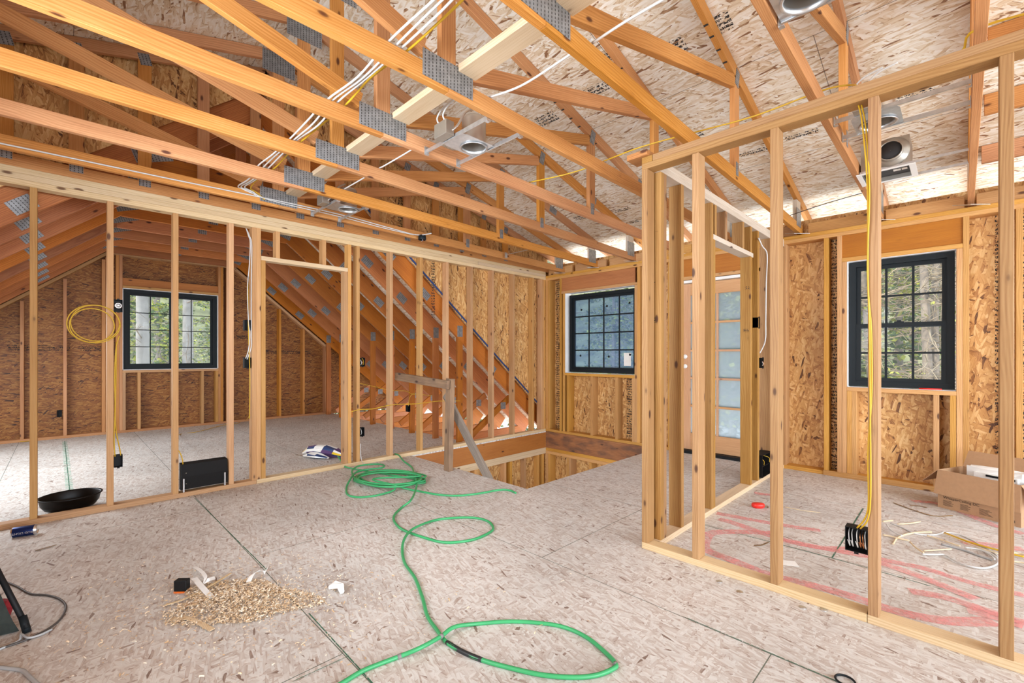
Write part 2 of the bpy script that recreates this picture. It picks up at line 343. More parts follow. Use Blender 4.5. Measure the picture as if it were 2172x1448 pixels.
def panel(name, axis, pts, c, th, mat, parent=None, holes=None):
    """flat sheet: polygon pts in the two in-plane world coords, at coord c on `axis`, thickness th (signed) along it. Local XY = sheet."""
    bm = bmesh.new()
    polys = pts if isinstance(pts[0][0], (list, tuple)) else [pts]
    for poly in polys:
        vs = [bm.verts.new((p[0], p[1], 0)) for p in poly]; f = bm.faces.new(vs)
        r = bmesh.ops.extrude_face_region(bm, geom=[f])
        for v in r['geom']:
            if isinstance(v, bmesh.types.BMVert): v.co.z += th
    bmesh.ops.recalc_face_normals(bm, faces=bm.faces[:])
    me = bpy.data.meshes.new(name); bm.to_mesh(me); bm.free()
    o = link(name, me, mat, parent)
    if axis == 'x': R = Matrix(((0, 0, 1), (1, 0, 0), (0, 1, 0)))      # local x->Y, y->Z, z->X
    elif axis == 'y': R = Matrix(((1, 0, 0), (0, 0, -1), (0, 1, 0)))   # local x->X, y->Z, z->-Y
    else: R = Matrix.Identity(3)
    o.rotation_euler = R.to_euler()
    loc = {'x': (c, 0, 0), 'y': (0, c, 0), 'z': (0, 0, c)}[axis]; rel(o, parent, loc); return o
def R4(a, b_, c, d): return [(a, c), (b_, c), (b_, d), (a, d)]
def ringrects(x0, x1, z0, z1, hx0, hx1, hz0, hz1):
    return [R4(x0, hx0, z0, z1), R4(hx1, x1, z0, z1), R4(hx0, hx1, z0, hz0), R4(hx0, hx1, hz1, z1)]
def smooth(pts, n=8, closed=False):
    P = [Vector(p) for p in pts]; out = []
    m = len(P)
    for i in range(m if closed else m - 1):
        p0 = P[(i - 1) % m] if closed or i > 0 else P[0]; p1 = P[i]; p2 = P[(i + 1) % m]; p3 = P[(i + 2) % m] if closed or i + 2 < m else P[-1]
        for k in range(n):
            t = k / n
            out.append(.5 * ((2 * p1) + (-p0 + p2) * t + (2 * p0 - 5 * p1 + 4 * p2 - p3) * t * t + (-p0 + 3 * p1 - 3 * p2 + p3) * t ** 3))
    if not closed: out.append(P[-1])
    return out
def tubebm(bm, pts, r, seg=8, mi=0, cap=True):
    rings = []; up = Vector((0, 0, 1)); prev = None; n = len(pts)
    for i, p in enumerate(pts):
        t = (Vector(pts[min(i + 1, n - 1)]) - Vector(pts[max(i - 1, 0)]))
        if t.length < 1e-7: t = Vector((1, 0, 0))
        t.normalize()
        if prev is None:
            s = t.cross(up)
            if s.length < .05: s = t.cross(Vector((1, 0, 0)))
        else: s = prev - t * prev.dot(t)
        s.normalize(); prev = s; u = s.cross(t)
        rr = r(i / max(1, n - 1)) if callable(r) else r
        rings.append([bm.verts.new(Vector(p) + s * math.cos(2 * math.pi * k / seg) * rr + u * math.sin(2 * math.pi * k / seg) * rr) for k in range(seg)])
    for a, b_ in zip(rings, rings[1:]):
        for k in range(seg):
            f = bm.faces.new((a[k], a[(k + 1) % seg], b_[(k + 1) % seg], b_[k])); f.smooth = True; f.material_index = mi
    if cap:
        for rg in (rings[0][::-1], rings[-1]):
            try: f = bm.faces.new(rg); f.material_index = mi
            except ValueError: pass
def tube(name, pts, r, mat, parent=None, seg=8, sm=8, closed=False):
    pts = smooth(pts, sm, closed) if sm else [Vector(p) for p in pts]
    if closed: pts.append(pts[0].copy())
    base = plocw(parent) if parent is not None else Vector(pts[0])
    bm = bmesh.new(); tubebm(bm, [p - base for p in pts], r, seg)
    me = bpy.data.meshes.new(name); bm.to_mesh(me); bm.free()
    o = link(name, me, mat, parent); o.location = (0, 0, 0) if parent is not None else base
    return o
def tomesh(name, bm, mat, parent=None, loc=(0, 0, 0), smoothf=False):
    if smoothf:
        for f in bm.faces: f.smooth = True
    bmesh.ops.recalc_face_normals(bm, faces=bm.faces[:])
    me = bpy.data.meshes.new(name); bm.to_mesh(me); bm.free()
    o = link(name, me, mat, parent); o.location = loc; return o
def bmbox(bm, x0, x1, y0, y1, z0, z1, mi=0):
    vs = [bm.verts.new((x, y, z)) for z in (z0, z1) for x, y in ((x0, y0), (x1, y0), (x1, y1), (x0, y1))]
    for q in ((0, 3, 2, 1), (4, 5, 6, 7), (0, 1, 5, 4), (1, 2, 6, 5), (2, 3, 7, 6), (3, 0, 4, 7)):
        f = bm.faces.new([vs[i] for i in q]); f.material_index = mi
def lathe(bm, prof, seg=24, axis='z', mi=0, sx=1, sy=1):
    rings = []
    for r, z in prof:
        rings.append([bm.verts.new((r * sx * math.cos(2 * math.pi * k / seg), r * sy * math.sin(2 * math.pi * k / seg), z)) for k in range(seg)])
    for a, b_ in zip(rings, rings[1:]):
        for k in range(seg):
            f = bm.faces.new((a[k], a[(k + 1) % seg], b_[(k + 1) % seg], b_[k])); f.smooth = True; f.material_index = mi
def copytree(o, dx=0, dy=0, dz=0):
    r = o.copy(); COL.objects.link(r); r.location = (o.location.x + dx, o.location.y + dy, o.location.z + dz)
    for ch in list(o.children):
        c = ch.copy(); COL.objects.link(c); c.parent = r
        for g in list(ch.children):
            d = g.copy(); COL.objects.link(d); d.parent = c
    return r
# the camera-free survey frame used only to lay things on the floor: pixel of the photograph -> point on a level surface
CA = math.radians(44.96); FX, FY, RX, RY = -math.sin(CA), math.cos(CA), math.cos(CA), math.sin(CA)
def G(u, v, z=0.0):
    k = (u - 1086) / FPX; dx, dy, dz = FX + RX * k, FY + RY * k, -(v - 752.6) / FPX
    t = (z - 1.2) / dz; return Vector((dx * t, dy * t, z))
def GX(u, v, x):
    k = (u - 1086) / FPX; dx, dy, dz = FX + RX * k, FY + RY * k, -(v - 752.6) / FPX
    t = x / dx; return Vector((x, dy * t, 1.2 + dz * t))
def GY(u, v, y):
    k = (u - 1086) / FPX; dx, dy, dz = FX + RX * k, FY + RY * k, -(v - 752.6) / FPX
    t = y / dy; return Vector((dx * t, y, 1.2 + dz * t))
# ================================================================== SETTING
XW, YN = -4.647, 5.41            # room faces of the west partition and of the north wall
TH = .038
def zt(y): return 3.335 - .265 * (abs(y - 1.37) - 2.19)      # upper edge of the low-pitched top chords
def zm(y): return 3.07 - .835 * (abs(y - 1.335) - .835)      # underside of the steep main roof sheathing
# floor: panels around the stair opening
fl = panel('floor', 'z', [R4(-4.60, 2.9, -2.6, 2.95), R4(-2.755, 2.9, 2.95, YN), R4(-9.29, -4.60, -2.6, 2.95), R4(-9.29, XW, 2.95, 3.95), R4(-4.80, XW, 3.95, YN)], -.018, .018, M['osb_floor'])
fl['kind'] = 'structure'
lf = panel('floor', 'z', R4(-9.3, 3, -2.6, YN + .14), -2.82, .05, M['concrete']); lf['kind'] = 'structure'
# ceiling: low-pitched sheathing over the dormer, both slopes, and steep sheathing over the west room
def slope(name, x0, x1, y0, z0, y1, z1, mat, parent):
    L = math.hypot(y1 - y0, z1 - z0); bm = bmesh.new(); bmbox(bm, x0, x1, 0, L, 0, .015)
    o = tomesh(name, bm, mat, parent); o.rotation_euler = (math.atan2(z1 - z0, y1 - y0), 0, 0); rel(o, parent, (0, y0, z0)); return o
ceil = struct('ceiling', (0, 1.37, 3.9))
slope('roof_sheathing', -4.85, 3.2, 1.37, zt(1.37), 6.05, zt(6.05), M['osb_roof'], ceil)
slope('roof_sheathing', -4.85, 3.2, -3.3, zt(-3.3), 1.39, zt(1.37) + .0053, M['osb_roof'], ceil)
slope('roof_sheathing', -9.7, -4.745, 1.335, zm(1.335), 5.95, zm(5.95), M['osb_roof'], ceil)
slope('roof_sheathing', -9.7, -4.745, -3.2, zm(-3.2), 1.36, zm(1.335) + .0209, M['osb_roof'], ceil)
for k, y in enumerate((5.24, 4.63, 4.02, 3.41)):                                   # blocking between the easternmost rafters
    for x0, x1 in ((.115, .66), (.70, 1.24)):
        bar('roof_blocking', x0, x1, y, y + TH, zt(y) - .145, zt(y) - .006, M['fir_dark'], ceil)
def stamp(parent, axis, c, cx, cz, w, h, rot=0, fine=False, mat=None):
    o = panel('sheathing_stamp', axis, R4(cx - w / 2, cx + w / 2, cz - h / 2, cz + h / 2), c, .0004, mat or (M['inkfine'] if fine else M['ink']), parent)
    return o
for (u, v, x, w, h, rt) in ((1262, 190, -2.1, .34, .10, .2), (1160, 252, -2.3, .22, .12, 0), (1425, 105, -1.45, .20, .14, .3), (1530, 45, -1.0, .12, .16, .2), (1300, 130, -1.9, .05, .22, .7), (1475, 285, -1.5, .15, .05, 0), (1235, 460, -2.9, .25, .10, 0), (1320, 445, -2.5, .22, .06, 0),
                            (1700, 285, -.85, .24, .05, 0), (1600, 320, -1.2, .25, .05, 0), (1940, 200, -.2, .22, .05, 0), (470, 75, -4.4, .3, .12, 0), (600, 430, -4.5, .2, .05, 0), (1345, 470, -2.4, .12, .06, .5)):
    p = None
    for t in range(1, 400):
        k = (u - 1086) / FPX; dx, dy, dz = FX + RX * k, FY + RY * k, -(v - 752.6) / FPX
        tt = t * .02; X_, Y_, Z_ = dx * tt, dy * tt, 1.2 + dz * tt
        if Z_ > zt(Y_) - .002 and Y_ > 1.4: p = (X_, Y_, zt(Y_)); break
    if p:
        bm = bmesh.new(); bmbox(bm, -w / 2, w / 2, -h / 2, h / 2, 0, .0003)
        o = tomesh('sheathing_stamp', bm, M['ink'], ceil); o.rotation_euler = (math.atan(-.265), 0, rt * 0); rel(o, ceil, (p[0], p[1], zt(p[1]) - .0008))
# ------------------------------------------------------------------ north wall
wn_ = struct('wall_north', (-1.0, YN, 0))
yb = YN + .14
W2 = (-4.27, -3.09, .93, 2.135); W3 = (-.79, -.03, .89, 2.11); DR = (-2.50, -1.58, 0.0, 2.115)
cols = [(-4.79, W2[0], None), (W2[0], W2[1], W2), (W2[1], DR[0], None), (DR[0], DR[1], DR), (DR[1], W3[0], None), (W3[0], W3[1], W3), (W3[1], 2.75, None)]
quads = []
for a, b_, h in cols:
    if h is None: quads.append(R4(a, b_, -.36, 2.62))
    else:
        quads.append(R4(a, b_, h[3], 2.62))
        if h[2] > -.3: quads.append(R4(a, b_, -.36, h[2]))
panel('sheathing', 'y', quads, yb + .012, .012, M['osb_wall'], wn_)
def nstud(x0, x1, z0=.038, z1=2.371, mat='gold'): return bar('stud', x0, x1, YN + .0, yb, z0, z1, M[mat], wn_)
bar('bottom_plate', -4.736, DR[0], YN, yb, 0, .038, M['gold'], wn_); bar('bottom_plate', DR[1], 2.7, YN, yb, 0, .038, M['gold'], wn_)
bar('nailer_plate', -.98, 2.7, YN - .014, YN - .001, 0, .05, M['gold'], wn_)
bar('top_plate', -4.70, 2.7, YN, yb, 2.371, 2.409, M['gold'], wn_); bar('top_plate', -4.70, 2.7, YN, yb, 2.409, 2.447, M['gold'], wn_)
for a, b_ in ((-4.647, -4.61), (-4.609, -4.572), (-4.372, -4.334), (-4.308, -4.270)): nstud(a, b_, z1=2.371 if a != -4.308 else 2.134)
nstud(-3.09, -3.052, z1=2.134); nstud(-3.052, -3.014); nstud(-.828, -.792, z1=2.109); nstud(-.030, .008, z1=2.109)
for a in (-2.90, -2.62, -2.54, -1.58, -1.542): nstud(a, a + TH)
for a, b_ in ((-1.419, -1.381), (-1.349, -1.311), (-.978, -.940), (-.868, -.830), (.009, .047), (.31, .348), (.72, .758), (1.13, 1.168), (1.54, 1.578), (1.95, 1.988), (2.36, 2.398)):
    nstud(a, b_)
bar('header', -4.334, -3.09, YN + .012, YN + .05, 2.175, 2.371, M['header'], wn_); bar('header_plate', -4.334, -3.052, YN, yb, 2.135, 2.174, M['gold'], wn_)
bar('header', -.866, .009, YN + .012, YN + .05, 2.15, 2.371, M['header'], wn_); bar('header_plate', -.830, .009, YN, yb, 2.11, 2.149, M['gold'], wn_)
bar('header', DR[0] - .04, DR[1] + .04, YN + .012, YN + .05, 2.16, 2.371, M['header'], wn_); bar('header_plate', DR[0] - .04, DR[1] + .04, YN, yb, 2.118, 2.158, M['gold'], wn_)
bar('window_sill_plate', W2[0], W2[1], YN, yb, .89, .928, M['gold'], wn_); bar('window_sill_plate', -.792, -.03, YN, yb, .85, .888, M['gold'], wn_)
for x in (-4.231, -3.80, -3.39, -3.128): bar('cripple_stud', x, x + TH, YN, yb, .038, .89, M['gold'], wn_)
for x in (-.790, -.752, -.175, -.070): bar('cripple_stud', x, x + TH, YN, yb, .038, .85, M['gold'], wn_)
for x0, x1 in ((-4.62, -4.16), (-4.10, -3.56), (-3.50, -2.97), (-2.91, -2.34), (-2.28, -1.62), (-1.56, -1.22), (-1.12, -.60), (-.50, .02), (.09, .65), (.70, 1.3), (1.35, 2.6)):
    bar('truss_blocking', x0, x1, YN + .04, YN + .078, 2.448, 2.56, M['gold'], wn_)
for x, w, z0, z1 in ((-4.47, .16, .04, 2.37), (-.904, .068, .04, 2.37), (.25, .10, .04, 2.37), (.40, .10, .04, 2.37), (-3.22, .14, .05, .88), (-3.26, .0, 0, 0)):
    if w: stamp(wn_, 'y', YN + .1395, x, (z0 + z1) / 2, w, z1 - z0)
# house wrap tucked round the rough openings
def wrap(x0, x1, z0, z1, y0, y1, parent):
    bm = bmesh.new(); t = .003
    for (a, b_, c, d) in ((x0, x1, z1 - t, z1), (x0, x1, z0, z0 + t), (x0, x0 + t, z0, z1), (x1 - t, x1, z0, z1)): bmbox(bm, a, b_, y0, y1, c, d)
    o = tomesh('opening_membrane', bm, M['housewrap'], parent); rel(o, parent, (0, 0, 0)); return o
wrap(W2[0] + .0005, W2[1] - .0005, W2[2] - .0005, W2[3] - .0005, YN + .012, yb, wn_); wrap(W3[0] + .0005, W3[1] - .0005, W3[2] - .0005, W3[3] - .0005, YN + .012, yb, wn_)
# rim board and lower storey seen down the stair opening
wl = struct('wall_lower_north', (-3.6, YN, -.3))
bar('rim_board', XW, -1.9, YN - .001, YN + .037, -.257, -.002, M['stained'], wl)
bar('top_plate', XW, -1.9, YN, yb, -.305, -.258, M['gold'], wl); bar('top_plate', XW, -1.9, YN, yb, -.352, -.306, M['gold'], wl)
for x in (-4.64, -4.60, -4.23, -4.19, -3.82, -3.41, -3.0, -2.6, -2.2): bar('stud', x, x + TH, YN, yb, -2.76, -.353, M['gold'], wl)
panel('sheathing', 'y', R4(-4.79, -1.9, -2.77, -.30), yb + .012, .011, M['osb_wall'], wl)
ww = struct('wall_lower_west', (XW, 4.2, -.3))
bar('rim_board', XW - .036, XW + .002, 2.95, YN - .002, -.257, -.019, M['header'], ww)
bar('top_plate', XW - .089, XW, 2.6, YN - .001, -.305, -.258, M['pine_light'], ww); bar('top_plate', XW - .089, XW, 2.6, YN - .001, -.352, -.306, M['pine_light'], ww)
for y in (3.0, 3.35, 3.72, 3.94, 4.12, 4.50, 4.62, 4.92, 5.22, 5.33): bar('stud', XW - .089, XW, y, y + TH, -2.76, -.353, M['gold'] if y != 4.92 else M['pine'], ww)
panel('sheathing', 'x', [R4(2.6, 5.5, -2.77, -.36)], XW - .102, .011, M['osb_wall'], ww)
hs = struct('wall_lower_south', (-3.7, 2.95, -.3)); bar('rim_board', XW, -2.755, 2.911, 2.949, -.26, -.019, M['gold'], hs)
he = struct('wall_lower_east', (-2.755, 4.2, -.3)); bar('rim_board', -2.754, -2.716, 2.95, YN, -.26, -.019, M['gold'], he)
# ------------------------------------------------------------------ dormer cheek wall above the steep roof
ck = struct('wall_west', (-4.75, 3.5, 2))
north = [(1.62, zm(1.62) - .03), (5.56, zm(5.56) - .03), (5.56, zt(5.56)), (1.62, zt(1.62))]
south = [(2.67 - 1.62, zm(1.05) - .03), (1.05, zt(1.05)), (-3.2, zt(-3.2)), (-3.2, zm(-3.2) - .03)]
mid = [(1.05, zm(1.05) - .03), (1.335, zm(1.335) - .03), (1.62, zm(1.62) - .03), (1.62, zt(1.62)), (1.37, zt(1.37)), (1.05, zt(1.05))]
panel('sheathing', 'x', [north, south, mid], -4.752, .011, M['osb_sheet'], ck)
yz('flashing_strip', -4.728, .012, (2.3, zm(2.3) + .012), (5.4, zm(5.4) + .012), .022, M['dkblue'], ck)
stamp(ck, 'x', -4.740, 3.33, 2.15, .055, .95); stamp(ck, 'x', -4.740, 2.86, 2.93, .07, .5); stamp(ck, 'x', -4.740, 2.95, 3.2, .06, .3)
# ------------------------------------------------------------------ west gable wall of the room beyond the partition
XG = -9.15; gw = struct('wall_gable', (XG, 1.3, 0))
W1 = (.666, 1.929, .965, 2.235); gx = XG - .152
def gz(y): return min(2.74, 2.74 - .835 * (y - 2.17), 2.74 - .835 * (.50 - y))
outer = [(-2.2, 0), (W1[0], 0), (W1[0], 3.3), (-2.2, .9)]
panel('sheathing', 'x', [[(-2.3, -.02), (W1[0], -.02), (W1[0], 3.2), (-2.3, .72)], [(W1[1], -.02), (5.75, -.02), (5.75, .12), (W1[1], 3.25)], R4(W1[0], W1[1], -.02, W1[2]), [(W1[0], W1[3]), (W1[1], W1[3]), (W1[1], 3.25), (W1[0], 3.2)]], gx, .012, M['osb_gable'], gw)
bar('bottom_plate', XG - .14, XG, -2.2, 3.85, 0, .038, M['fir'], gw)
def slopeplate(name, x, th, p0, p1, dep, mat, par): return yz(name, x, th, p0, p1, dep, mat, par)
slopeplate('top_plate', XG, .14, (2.17, 2.775), (3.87, 2.775 - .835 * 1.7), .04, M['pine'], gw); slopeplate('top_plate', XG, .14, (-2.2, 2.775 - .835 * 2.7), (.50, 2.775), .04, M['pine'], gw)
bar('top_plate', XG - .14, XG, .50, 2.17, 2.735, 2.775, M['pine'], gw)
for y in (-1.62, -1.22, -.81, -.404, .018, .43, .470, .588, .628, 1.929, 1.967, 2.05, 2.51, 2.916, 3.35, 3.79):
    z1 = gz(y + .0 if y > 1 else y + .0) - .04 if (y < .5 or y > 2.1) else 2.735
    bar('stud', XG - .14, XG, y, y + (TH if y not in (3.79,) else .06), .038, z1 if y not in (3.79,) else 1.38, M['fir'], gw)
for y in (.666, .846, 1.27, 1.682, 1.89): bar('cripple_stud', XG - .14, XG, y, y + TH, .038, W1[2] - .04, M['pine'], gw)
bar('window_sill_plate', XG - .14, XG, W1[0], W1[1], W1[2] - .04, W1[2] - .002, M['pine'], gw)
bar('header_plate', XG - .14, XG, W1[0], W1[1], W1[3] + .002, W1[3] + .04, M['pine'], gw); bar('header', XG - .06, XG - .02, W1[0], W1[1], W1[3] + .041, W1[3] + .16, M['header'], gw)
def wrapx(y0, y1, z0, z1, x0, x1, parent):
    bm = bmesh.new(); t = .008
    for (a, b_, c, d) in ((y0, y1, z1 - t, z1), (y0, y1, z0, z0 + t), (y0, y0 + t, z0, z1), (y1 - t, y1, z0, z1)): bmbox(bm, x0, x1, a, b_, c, d)
    o = tomesh('opening_membrane', bm, M['housewrap'], parent); rel(o, parent, (0, 0, 0)); return o
wrapx(W1[0], W1[1], W1[2], W1[3], gx, XG - .004, gw)
for (yy, zz, w) in ((-.22, 1.30, .62), (.34, 1.30, .30), (2.36, 1.53, .22), (3.1, 1.26, .9), (-.9, 1.3, .6), (2.72, .9, .01)):
    stamp(gw, 'x', gx + .0125, yy, zz, w, .075)
# wall behind the camera on the left, closing the open room on its south side
ws = struct('wall_south', (-3.0, -1.25, 0)); panel('sheathing', 'y', R4(-1.05, 2.95, 0, 2.9), -2.6, .012, M['osb_wall'], ws); panel('sheathing', 'y', R4(-4.63, -1.05, 0, 2.48), -1.25, .012, M['osb_wall'], ws)
for x in (-4.6, -4.19, -3.79, -3.38, -2.97, -2.57, -2.16, -1.75, -1.35, -1.10): bar('stud', x, x + TH, -1.235, -1.15, .038, 2.40, M['pine'], ws)
bar('bottom_plate', -4.63, -1.05, -1.235, -1.15, 0, .037, M['pine'], ws); bar('top_plate', -4.63, -1.05, -1.235, -1.15, 2.401, 2.44, M['pine'], ws)
# ------------------------------------------------------------------ windows
def frame_y(name, x0, x1, z0, z1, y, rows, colsn, glass, sash=None, label=None):
    """black frame in the north wall; y = room side face"""
    w = struct(name, ((x0 + x1) / 2, y, z0), label)
    def fr(nm, a, b_, c, d, yy, dep, t, mat=M['black'], par=w):
        bm = bmesh.new()
        for (p, q, r_, s) in ((a, b_, d - t, d), (a, b_, c, c + t), (a, a + t, c + t, d - t), (b_ - t, b_, c + t, d - t)): bmbox(bm, p, q, yy, yy + dep, r_, s)
        o = tomesh(nm, bm, mat, par); rel(o, par, (0, 0, 0)); return o
    return w, fr
def pane_y(par, x0, x1, z0, z1, y, mat):
    bm = bmesh.new(); bmbox(bm, x0, x1, y, y + .004, z0, z1); o = tomesh('pane', bm, mat, par); rel(o, par, (0, 0, 0)); return o
def muntins_y(par, x0, x1, z0, z1, y, nx, nz, t=.009, mat=M['black']):
    bm = bmesh.new()
    for i in range(1, nx): c = x0 + (x1 - x0) * i / nx; bmbox(bm, c - t, c + t, y, y + .010, z0, z1)
    for j in range(1, nz): c = z0 + (z1 - z0) * j / nz; bmbox(bm, x0, x1, y + .0005, y + .0095, c - t, c + t)
    o = tomesh('glazing_bars', bm, mat, par); rel(o, par, (0, 0, 0)); return o
# north wall window with screen (left)
w2, fr = frame_y('window_2', W2[0] + .035, W2[1] - .01, W2[2] + .012, W2[3] - .035, YN + .075, 4, 4, None)
fr('window_frame', W2[0] + .035, W2[1] - .01, W2[2] + .012, W2[3] - .03, YN + .070, .07, .045)
fr('sash', W2[0] + .078, W2[1] - .03, W2[2] + .055, W2[3] - .075, YN + .090, .045, .035)
muntins_y(w2, W2[0] + .11, W2[1] - .045, W2[2] + .09, W2[3] - .11, YN + .112, 4, 4)
pane_y(w2, W2[0] + .11, W2[1] - .045, W2[2] + .09, W2[3] - .11, YN + .118, M['glass_film'])
for u, v in ((1233, 657), (1287, 649), (1335, 642), (1231, 754), (1291, 756), (1336, 752)):
    q = GY(u, v, YN + .105); bm = bmesh.new(); bmbox(bm, -.014, .014, 0, .003, -.014, .014)
    o = tomesh('spacer_pad', bm, M['black'], w2); o.rotation_euler = (0, .4, 0); rel(o, w2, (q.x, YN + .107, q.z))
q = GY(1329, 762, YN + .1); bm = bmesh.new(); bmbox(bm, q.x - .05, q.x + .06, YN + .113, YN + .1145, q.z - .09, q.z + .09); o = tomesh('window_sticker', bm, M['paper'], w2); rel(o, w2, (0, 0, 0))
# double-hung window (right)
w3, fr3 = frame_y('window_3', W3[0], W3[1], W3[2], W3[3], YN + .07, 2, 3, None)
def frw(nm, a, b_, c, d, yy, dep, t, par, tb=None):
    bm = bmesh.new(); tb = tb or t
    for (p, q_, r_, s) in ((a, b_, d - t, d), (a, b_, c, c + tb), (a, a + t, c + tb, d - t), (b_ - t, b_, c + tb, d - t)): bmbox(bm, p, q_, yy, yy + dep, r_, s)
    o = tomesh(nm, bm, M['black'], par); rel(o, par, (0, 0, 0)); return o
frw('window_frame', W3[0] + .012, W3[1] - .010, W3[2] + .008, W3[3] - .008, YN + .070, .08, .048, w3)
frw('upper_sash', W3[0] + .058, W3[1] - .056, 1.455, W3[3] - .055, YN + .112, .03, .036, w3); frw('lower_sash', W3[0] + .058, W3[1] - .056, W3[2] + .052, 1.50, YN + .080, .03, .04, w3)
muntins_y(w3, W3[0] + .095, W3[1] - .092, 1.495, W3[3] - .09, YN + .122, 3, 2); muntins_y(w3, W3[0] + .095, W3[1] - .092, W3[2] + .09, 1.46, YN + .09, 3, 2)
pane_y(w3, W3[0] + .095, W3[1] - .092, 1.49, W3[3] - .09, YN + .127, M['glass']); pane_y(w3, W3[0] + .097, W3[1] - .095, W3[2] + .09, 1.46, YN + .095, M['glass'])
bm = bmesh.new(); bmbox(bm, -.445, -.375, YN + .088, YN + .105, 1.50, 1.512); bmbox(bm, -.425, -.395, YN + .084, YN + .10, 1.512, 1.522); o = tomesh('sash_lock', bm, M['black'], w3); rel(o, w3, (0, 0, 0))
# gable slider window: YZ plane
w1 = struct('window_1', (XG - .08, 1.3, W1[2]))
def frx(nm, a, b_, c, d, x, dep, t, par):
    bm = bmesh.new()
    for (p, q_, r_, s) in ((a, b_, d - t, d), (a, b_, c, c + t), (a, a + t, c + t, d - t), (b_ - t, b_, c + t, d - t)): bmbox(bm, x - dep, x, p, q_, r_, s)
    o = tomesh(nm, bm, M['black'], par); rel(o, par, (0, 0, 0)); return o
frx('window_frame', W1[0] + .010, W1[1] - .014, W1[2] + .010, W1[3] - .012, XG - .045, .09, .055, w1)
ym = 1.275
for a, b_, xx in ((W1[0] + .06, ym + .02, XG - .06), (ym - .02, W1[1] - .065, XG - .095)):
    s_ = frx('sash', a, b_, W1[2] + .062, W1[3] - .065, xx, .03, .034, w1)
    bm = bmesh.new(); x0, x1 = xx - .02, xx - .010; a2, b2, c2, d2 = a + .034, b_ - .034, W1[2] + .096, W1[3] - .099
    cy_ = (a2 + b2) / 2; bmbox(bm, x0, x1, cy_ - .006, cy_ + .006, c2, d2)
    for j in range(1, 4): cc = c2 + (d2 - c2) * j / 4; bmbox(bm, x0 + .0005, x1 - .0005, a2, b2, cc - .006, cc + .006)
    o = tomesh('glazing_bars', bm, M['black'], w1); rel(o, w1, (0, 0, 0))
    bm = bmesh.new(); bmbox(bm, xx - .026, xx - .022, a2, b2, c2, d2); o = tomesh('pane', bm, M['glass'], w1); rel(o, w1, (0, 0, 0))
# ------------------------------------------------------------------ glazed door
dr = struct('door_1', (-2.04, YN + .06, 0)); dy = YN + .055
def dbox(nm, x0, x1, z0, z1, mat='doorwood', y0=None, y1=None, par=None): return bar(nm, x0, x1, y0 or dy, y1 or dy + .045, z0, z1, M[mat], par or dr)
dl, dh = DR[0] + .025, DR[1] - .025
dbox('stile', dl, dl + .115, .04, 2.075); dbox('stile', dh - .115, dh, .04, 2.075)
dbox('top_rail', dl + .115, dh - .115, 1.93, 2.075); dbox('bottom_rail', dl + .115, dh - .115, .04, .24)
gl0, gl1 = dl + .115, dh - .115
for j in range(1, 5): z = .24 + (1.93 - .24) * j / 5; dbox('glazing_bar', gl0, gl1, z - .012, z + .012, y0=dy + .004, y1=dy + .04)
mx = (gl0 + gl1) / 2; dbox('glazing_bar', mx - .012, mx + .012, .24, 1.93, y0=dy + .003, y1=dy + .041)
for i in range(2):
    for j in range(5):
        xa, xb = (gl0, mx - .012) if i == 0 else (mx + .012, gl1); za = .24 + 1.69 * j / 5 + (.012 if j else 0); zb = .24 + 1.69 * (j + 1) / 5 - (.012 if j < 4 else 0)
        pane_y(dr, xa, xb, za, zb, dy + .02, M['glass_door'])
bar('jamb', DR[0] + .001, DR[0] + .022, YN + .01, yb, .02, DR[3] - .002, M['doorwood'], dr); bar('jamb', DR[1] - .022, DR[1] - .001, YN + .01, yb, .02, DR[3] - .002, M['doorwood'], dr)
bar('jamb', DR[0] + .022, DR[1] - .022, YN + .01, yb, 2.080, DR[3] - .002, M['white'], dr)
bar('threshold', DR[0] + .001, DR[1] - .001, YN - .02, yb, .001, .038, M['blackplastic'], dr)
for z in (1.06, 1.18):
    bm = bmesh.new(); lathe(bm, [(.001, 0), (.025, 0), (.027, .004), (.024, .008), (.001, .009)], 16)
    o = tomesh('lock_bore_cap', bm, M['white'], dr); o.rotation_euler = (math.pi / 2, 0, 0); rel(o, dr, (dl + .055, dy - .002, z))
# ================================================================== FRAMED PARTITIONS
WP = thing('stud_partition', 'long framed stud partition with a doorway and triple top plate, left of the stair opening', 'stud wall', (XW, 1.5, 0))
def wstud(nm, y0, z0=.038, z1=2.385, mat='pine', w=TH): return bar(nm, XW - .089, XW, y0 - w, y0, z0, z1, M[mat], WP)
bar('bottom_plate', XW - .089, XW, -2.4, 1.285, 0, .038, M['pine'], WP); bar('bottom_plate', XW - .089, XW, 1.287, YN - .002, 0, .038, M['pine_light'], WP)
for k, (ya, yc) in enumerate(((-2.4, YN - .002), (-2.4, 4.0), (-2.4, YN - .002))):
    z = 2.385 + .0417 * k; bar('top_plate', XW - .089, XW, ya, yc, z, z + .0412, M['pine_light'], WP)
bar('top_plate', XW - .089, XW, 4.003, YN - .002, 2.4267, 2.4679, M['pine_light'], WP)
for y in (-1.35, -.94, -.53, -.121, .286, .695, 1.10, 1.285, 1.323, 2.207, 2.303, 2.707, 3.115, 3.508, 3.909, 4.297, 4.712, 5.136, 5.33, 5.37, 5.408): wstud('stud', y)
wstud('jack_stud', 1.363, z1=2.09); wstud('jack_stud', 2.167, z1=2.09)
bar('door_header', XW - .089, XW, 1.325, 2.168, 2.09, 2.13, M['pine_light'], WP)
for y in (1.49, 1.935): wstud('cripple_stud', y, 2.13)
FP = thing('stud_partition', 'open stud partition on the right, nearest the camera, running right from the corner post', 'stud wall', (-.6, 2.6, 0))
bar('bottom_plate', -1.407, -.30, 2.551, 2.640, 0, .038, M['pine_light'], FP); bar('bottom_plate', -.298, 2.7, 2.551, 2.640, 0, .038, M['pine_light'], FP)
